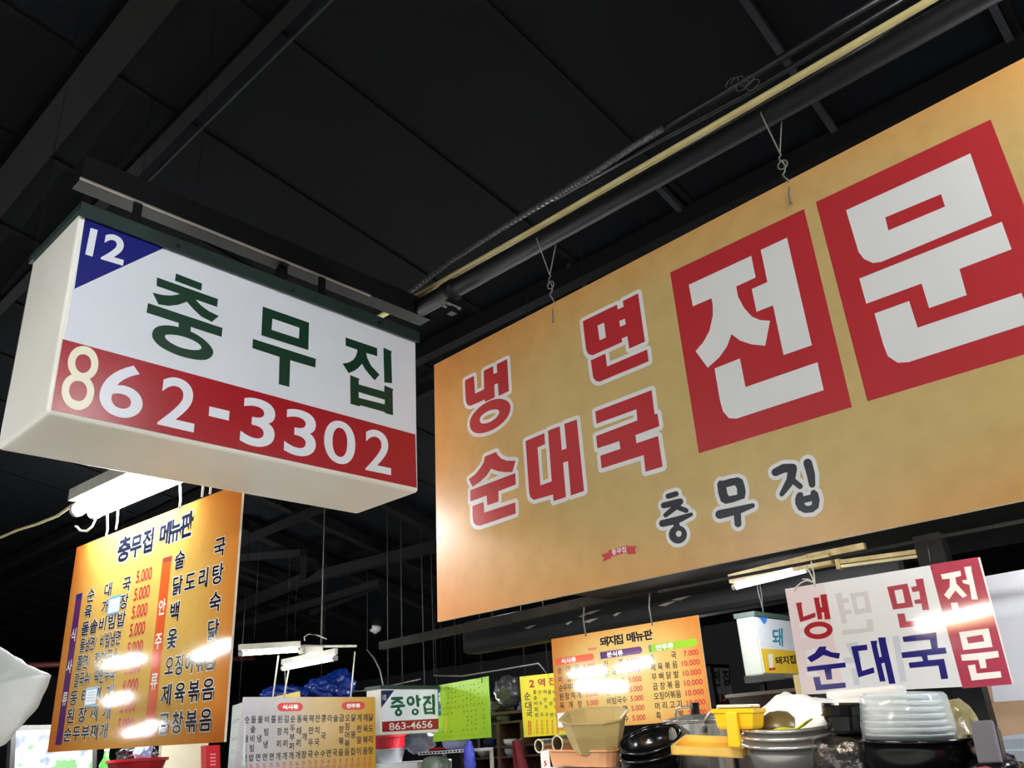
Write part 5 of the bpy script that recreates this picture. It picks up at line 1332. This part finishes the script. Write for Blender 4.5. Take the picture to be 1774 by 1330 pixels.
MB().box((7.0, bag2.y-.6, zz_-.03), (7.58, bag2.y+.9, zz_)).build('shelf_board', M_wood, tgb)
for y_ in (bag2.y-.5, bag2.y+.8):
    MB().box((7.5, y_-.02, 0), (7.56, y_+.02, zz_-.03)).build('upright', M_wood, tgb)

# ================================================================== behind the hanging menu board : screen, basin, bags
B16 = Board('y', 6.3)
sc_q = qpx(B16, (28, 1265), (160, 1262), (160, 1352), (24, 1358))
ts = thing('television', 'lit television showing a pale blue and green picture behind the hanging menu board', 'television', (B16.to3(sc_q[0]).x, 6.3, sc_q[3][1]))
slab('casing', B16, [(sc_q[0][0]-.03, sc_q[0][1]+.03), (sc_q[1][0]+.03, sc_q[1][1]+.03), (sc_q[2][0]+.03, sc_q[2][1]-.03), (sc_q[3][0]-.03, sc_q[3][1]-.03)], .06, M_blackrub, ts)
ms = bpy.data.materials.new('lit_screen'); ms.use_nodes = True
nt = ms.node_tree; bsd = nt.nodes['Principled BSDF']
nz = nt.nodes.new('ShaderNodeTexNoise'); nz.inputs['Scale'].default_value = 6; nz.inputs['Detail'].default_value = 3
tcn = nt.nodes.new('ShaderNodeTexCoord'); nt.links.new(tcn.outputs['Object'], nz.inputs['Vector'])
rp = nt.nodes.new('ShaderNodeValToRGB'); el = rp.color_ramp.elements
el[0].position = .32; el[0].color = (*lin((70, 90, 130)), 1); el[1].position = .60; el[1].color = (*lin((90, 190, 80)), 1)
for p_, c_ in ((.42, (150, 170, 210)), (.47, (240, 246, 255)), (.56, (232, 244, 250))):
    e_ = el.new(p_); e_.color = (*lin(c_), 1)
nt.links.new(nz.outputs['Fac'], rp.inputs['Fac']); nt.links.new(rp.outputs['Color'], bsd.inputs['Emission Color'])
bsd.inputs['Emission Strength'].default_value = 1.1; bsd.inputs['Base Color'].default_value = (0.02, 0.02, 0.02, 1)
slab('screen', B16, sc_q, .004, ms, ts, off=.004)
MB().box((B16.to3(sc_q[0]).x+.1, 6.36, 0), (B16.to3(sc_q[1]).x-.1, 6.6, sc_q[3][1]-.03)).build('stand', M_beam, ts)
rz_ = at_x(238, 1314, 2.6)
tr_ = thing('red_basin', 'bright red basin filled with bags below the hanging menu board', 'basin', (2.6, rz_.y, rz_.z-.13))
MB().lathe([(0, 0), (.13, 0), (.17, .11), (.185, .112), (.185, .13), (.168, .13), (.125, .01), (0, .01)], 32).build('basin_body', mat('red_plastic', (176, 24, 34), .3), tr_, smooth=False, local=True)
tag(crumple('black_bag', (2.62, rz_.y+.05, rz_.z+.02), (.11, .11, .06), mat('black_film', (22, 22, 28), .25), amp=.3, seed=51), 'black shiny bag heaped in the bright red basin', 'bag')
tag(crumple('plastic_bag', (2.58, rz_.y-.11, rz_.z+.03), (.05, .05, .06), mat('pale_blue_film', (150, 180, 226), .25), amp=.3, seed=52), 'pale blue bag tucked in the bright red basin', 'bag')
tk2 = thing('side_table', 'dark side table carrying the bright red basin', 'table', (2.6, rz_.y, 0))
MB().box((2.3, rz_.y-.3, rz_.z-.17), (2.9, rz_.y+.5, rz_.z-.132)).build('table_top', M_beam, tk2)
for sx in (2.33, 2.87):
    for sy in (rz_.y-.27, rz_.y+.47):
        MB().box((sx-.02, sy-.02, 0), (sx+.02, sy+.02, rz_.z-.17)).build('leg', M_beam, tk2)
gbt = at_x(183, 1318, 2.5)
tg2 = thing('green_bottle', 'green bottle beside the bright red basin', 'bottle', (2.5, gbt.y, rz_.z-.132))
hh = gbt.z-rz_.z+.19
MB().lathe([(0, 0), (.035, 0), (.036, hh*.6), (.016, hh*.8), (.014, hh), (0, hh)], 16).build('bottle_body', mat('green_glass', (60, 150, 50), .15), tg2, smooth=True, local=True)
MB().lathe([(0, hh), (.016, hh), (.016, hh+.018), (0, hh+.018)], 12).build('cap', M_white, tg2, local=True)
B17 = Board('y', 6.6)
tp2 = thing('partition', 'beige enamelled partition beyond the red basin', 'partition', B17.to3(B17.px((330, 1330))))
q = qpx(B17, (282, 1282), (362, 1278), (362, 1330), (282, 1330))
slab('panel_sheet', B17, [q[0], q[1], (q[1][0], .0), (q[0][0], .0)], .05, mat('beige_enamel', (178, 172, 152), .5), tp2)
B18 = Board('y', 6.5)
te = thing('extinguisher_sign', 'dark red box sign on the beige partition near the white menu sheet', 'sign', B18.to3(B18.px((368, 1330))))
q = qpx(B18, (357, 1291), (381, 1290), (382, 1336), (358, 1337))
slab('board', B18, q, .08, mat('dark_red_enamel', (146, 18, 30), .4), te)
flat('lettering', B18, [(qpx(B18, (364, 1305+6*k), (374, 1304.5+6*k), (374, 1307.5+6*k), (364, 1308+6*k)), []) for k in range(4)], mat('faded_rose_print', (190, 110, 110), .5), te, off=.003)
MB().box((q[0][0]+.02, 6.54, 0), (q[1][0]-.02, 6.57, q[3][1])).build('post', M_beam, te)
# clear bag hanging at the frame edge
pbx = .78
A_ = [at_x(*p, pbx) for p in ((-70, 1105), (0, 1120), (45, 1150), (84, 1168), (60, 1215), (35, 1255), (0, 1292), (-70, 1320))]
cen = at_x(-20, 1210, pbx)
V = []; F = []
nn_ = 24
import itertools
loop = []
for i in range(len(A_)):
    a, b = A_[i], A_[(i+1) % len(A_)]
    for k in range(6): loop.append(a.lerp(b, k/6))
nl = len(loop); LV = 7
for L in range(LV):
    f_ = math.cos(math.pi/2*L/LV)**.7; d_ = .045*math.sin(math.pi/2*L/LV)**.8
    for sgn in ((1,) if L == 0 else (1, -1)):
        pass
def ring(f_, dx):
    return [cen+(p-cen)*f_+Vector((dx+.010*noise.noise(p*14+Vector((dx*40, 0, 0))), 0, 0)) for p in loop]
levels = [(.25, -.055), (.6, -.046), (.85, -.028), (.97, -.010), (1.0, 0), (.97, .010), (.85, .028), (.6, .046), (.25, .055)]
V = [v for f_, dx in levels for v in ring(f_, dx)]
F = [(i*nl+k, i*nl+(k+1) % nl, (i+1)*nl+(k+1) % nl, (i+1)*nl+k) for i in range(len(levels)-1) for k in range(nl)]
F += [tuple(range(nl-1, -1, -1)), tuple((len(levels)-1)*nl+k for k in range(nl))]
cbg = thing('clear_bag', 'milky clear plastic bag hanging near the television', 'bag', cen)
mesh_obj('film', V, F, mat('milky_clear_film', (232, 232, 226), .3, var=.12, trans=.15, bump=.5, scale=12, spec=.6), cbg, smooth=True)
wire('string', [A_[0]+Vector((0, -.02, -.01)), Vector((pbx, A_[0].y-.02, roof_z(pbx)-.01))], .0012, M_blackrub, cbg)
# red pipe far behind the menu board
tag(MB().tube([at_y(-40, 1155, 12.0), at_y(440, 1140, 12.0)], .035, 10).build('red_pipe', mat('dull_red_paint', (96, 34, 30), .5), smooth=True), 'thin dull red pipe far behind the hanging menu board', 'pipe')

# ================================================================== LAMPS in the aisle (outside the frame), then unseen lamps added to brighten the stalls
def mirror(px, py, X, lx):
    p = at_x(px, py, X)-EYE
    k = (2*X-lx)/X
    return Vector((lx, p.y*k, EYE.z+p.z*k))
aisle = [('aisle tube lamp mirrored as the long streak in the glossy orange menu', mirror(345, 1138, 1.4, -1.6), mirror(403, 1112, 1.4, -1.6), M_tube),
         ('aisle tube lamp hung level with the hanging menu board', mirror(192, 1216, 1.4, -1.9), mirror(222, 1203, 1.4, -1.9), M_tube),
         ('tube lamp further down the aisle, nearer the far wall', mirror(225, 1272, 1.4, -4.2), mirror(272, 1253, 1.4, -4.2), M_tube),
         ('aisle tube lamp mirrored in the tan menu board', mirror(990, 1168, 5.0, -.9), mirror(1048, 1160, 5.0, -.9), M_tube),
         ('tube lamp over the aisle, level with the near side of the light box', mirror(1600, 1084, 3.4, -1.2), mirror(1725, 1052, 3.4, -1.2), M_tubebright)]
for lab, p, q, m_ in aisle:
    tube_lamp(lab, p, q, r=.022, m=M_tubebright, hw=.15, hang=((.15, roof_z(p.x)), (.85, roof_z(p.x))))
tube_lamp('tube lamp above the near end of the big orange sign', (1.55, -.35, 3.35), (1.55, -1.45, 3.35), r=.02, m=M_tubebright, hang=((.15, roof_z(1.55)), (.85, roof_z(1.55))))
tube_lamp('tube lamp over the aisle in front of the light box face', (-1.4, -.9, 2.9), (-.2, -.9, 2.9), r=.024, m=M_tubebox, hang=((.15, roof_z(.3)), (.85, roof_z(.3))))

kl_a, kl_b = mirror(1590, 1082, 3.4, 2.045), mirror(1722, 1052, 3.4, 2.045)
tube_lamp('kitchen tube lamp close behind the big orange sign, over the stacked bowls', kl_a, kl_b, r=.012, m=M_tubekit, hw=.024, hang=((.15, ZP), (.85, ZP)))
tube_lamp('kitchen tube lamp at the near end of the stall, over the plain white board', (2.95, .22, 2.42), (2.95, -.6, 2.42), r=.016, m=M_tubebox, hang=((.15, roof_z(2.95)), (.85, roof_z(2.95))))  # unseen lamp added to brighten the white board, beige wall and bowls
tube_lamp('tube lamp before the tan menu board, hidden behind the big orange sign', (3.6, 2.9, 2.55), (3.6, 3.6, 2.55), r=.016, m=M_tubebright, hang=((.15, roof_z(3.6)), (.85, roof_z(3.6))))  # unseen lamp, added because the tan menu came out too dark

tube_lamp('tube lamp over the far stalls, hidden behind the big orange sign', (5.75, 5.45, 3.02), (6.35, 5.45, 3.02), r=.02, m=M_tubebright, hang=((.15, roof_z(5.8)), (.85, roof_z(5.8))))  # unseen lamp added to brighten the far boards and box sign

tube_lamp('tube lamp far down the hall, hidden behind the glossy orange menu', (3.8, 9.2, 2.9), (3.8, 10.2, 2.9), r=.022, m=M_tubebox, hw=.03, hang=((.15, roof_z(3.8)), (.85, roof_z(3.8))))  # unseen lamp added to lift the dark roof down the hall

tube_lamp('tube lamp over the pots, hidden behind the lime menu board', (7.0, 7.65, 2.10), (7.45, 7.65, 2.10), r=.022, m=M_tubebox, hang=((.15, roof_z(7.0)), (.85, roof_z(7.4))))  # unseen lamp added to light the rack and its pots

tube_lamp('tube lamp deep in the stalls, hidden behind the tan menu board', (6.65, 4.3, 2.10), (7.15, 4.3, 2.10), r=.018, m=M_tubebright, hang=((.15, roof_z(6.65)), (.85, roof_z(7.1))))  # unseen lamp added to brighten the face of the distant box sign
bk_a, bk_b = at_x(1262, 1204, 6.4), at_x(1420, 1190, 6.4)
bkc = thing('back_counter', 'dark back counter with a pale top edge behind the yellow banded box sign', 'counter', (6.6, (bk_a.y+bk_b.y)/2, 0))
MB().box((6.4, bk_b.y-.3, 0), (6.9, bk_a.y, bk_a.z-.02)).build('counter_body', mat('dark_brown_laminate', (58, 38, 28), .5), bkc)
MB().box((6.38, bk_b.y-.3, bk_a.z-.02), (6.92, bk_a.y+.02, bk_a.z+.005)).build('counter_edge', mat('pale_edge_strip', (170, 160, 140), .4), bkc)
MB().box((6.7, bk_b.y-.3, bk_a.z+.09), (6.9, bk_a.y, bk_a.z+.15)).build('pipe_shelf', mat('slate_enamel', (60, 66, 72), .4), bkc)
MB().box((6.84, bk_b.y-.2, bk_a.z), (6.88, bk_b.y-.16, bk_a.z+.09)).build('bracket', M_blackpaint, bkc)
MB().box((6.84, bk_a.y-.1, bk_a.z), (6.88, bk_a.y-.06, bk_a.z+.09)).build('bracket', M_blackpaint, bkc)
cpx = at_x(1387, 1190, 3.65)
tag(MB().box((3.63, cpx.y-.016, 0), (3.67, cpx.y+.016, at_x(1387, 1168, 3.65).z)).build('cream_post', mat('cream_painted_wood', (226, 202, 140), .5)), 'narrow cream painted post behind the lower corner of the white signboard', 'post')

tube_lamp('tube lamp between the stalls, hidden by the glossy orange menu board', (2.2, 5.6, 2.12), (3.02, 5.6, 2.12), r=.028, m=mat('lit_added_tube', (252, 251, 246), emit=300.0), hw=.17, hang=((.15, roof_z(2.3)), (.85, roof_z(3.2))))  # unseen lamp added to brighten the green lettered box sign and gold menu
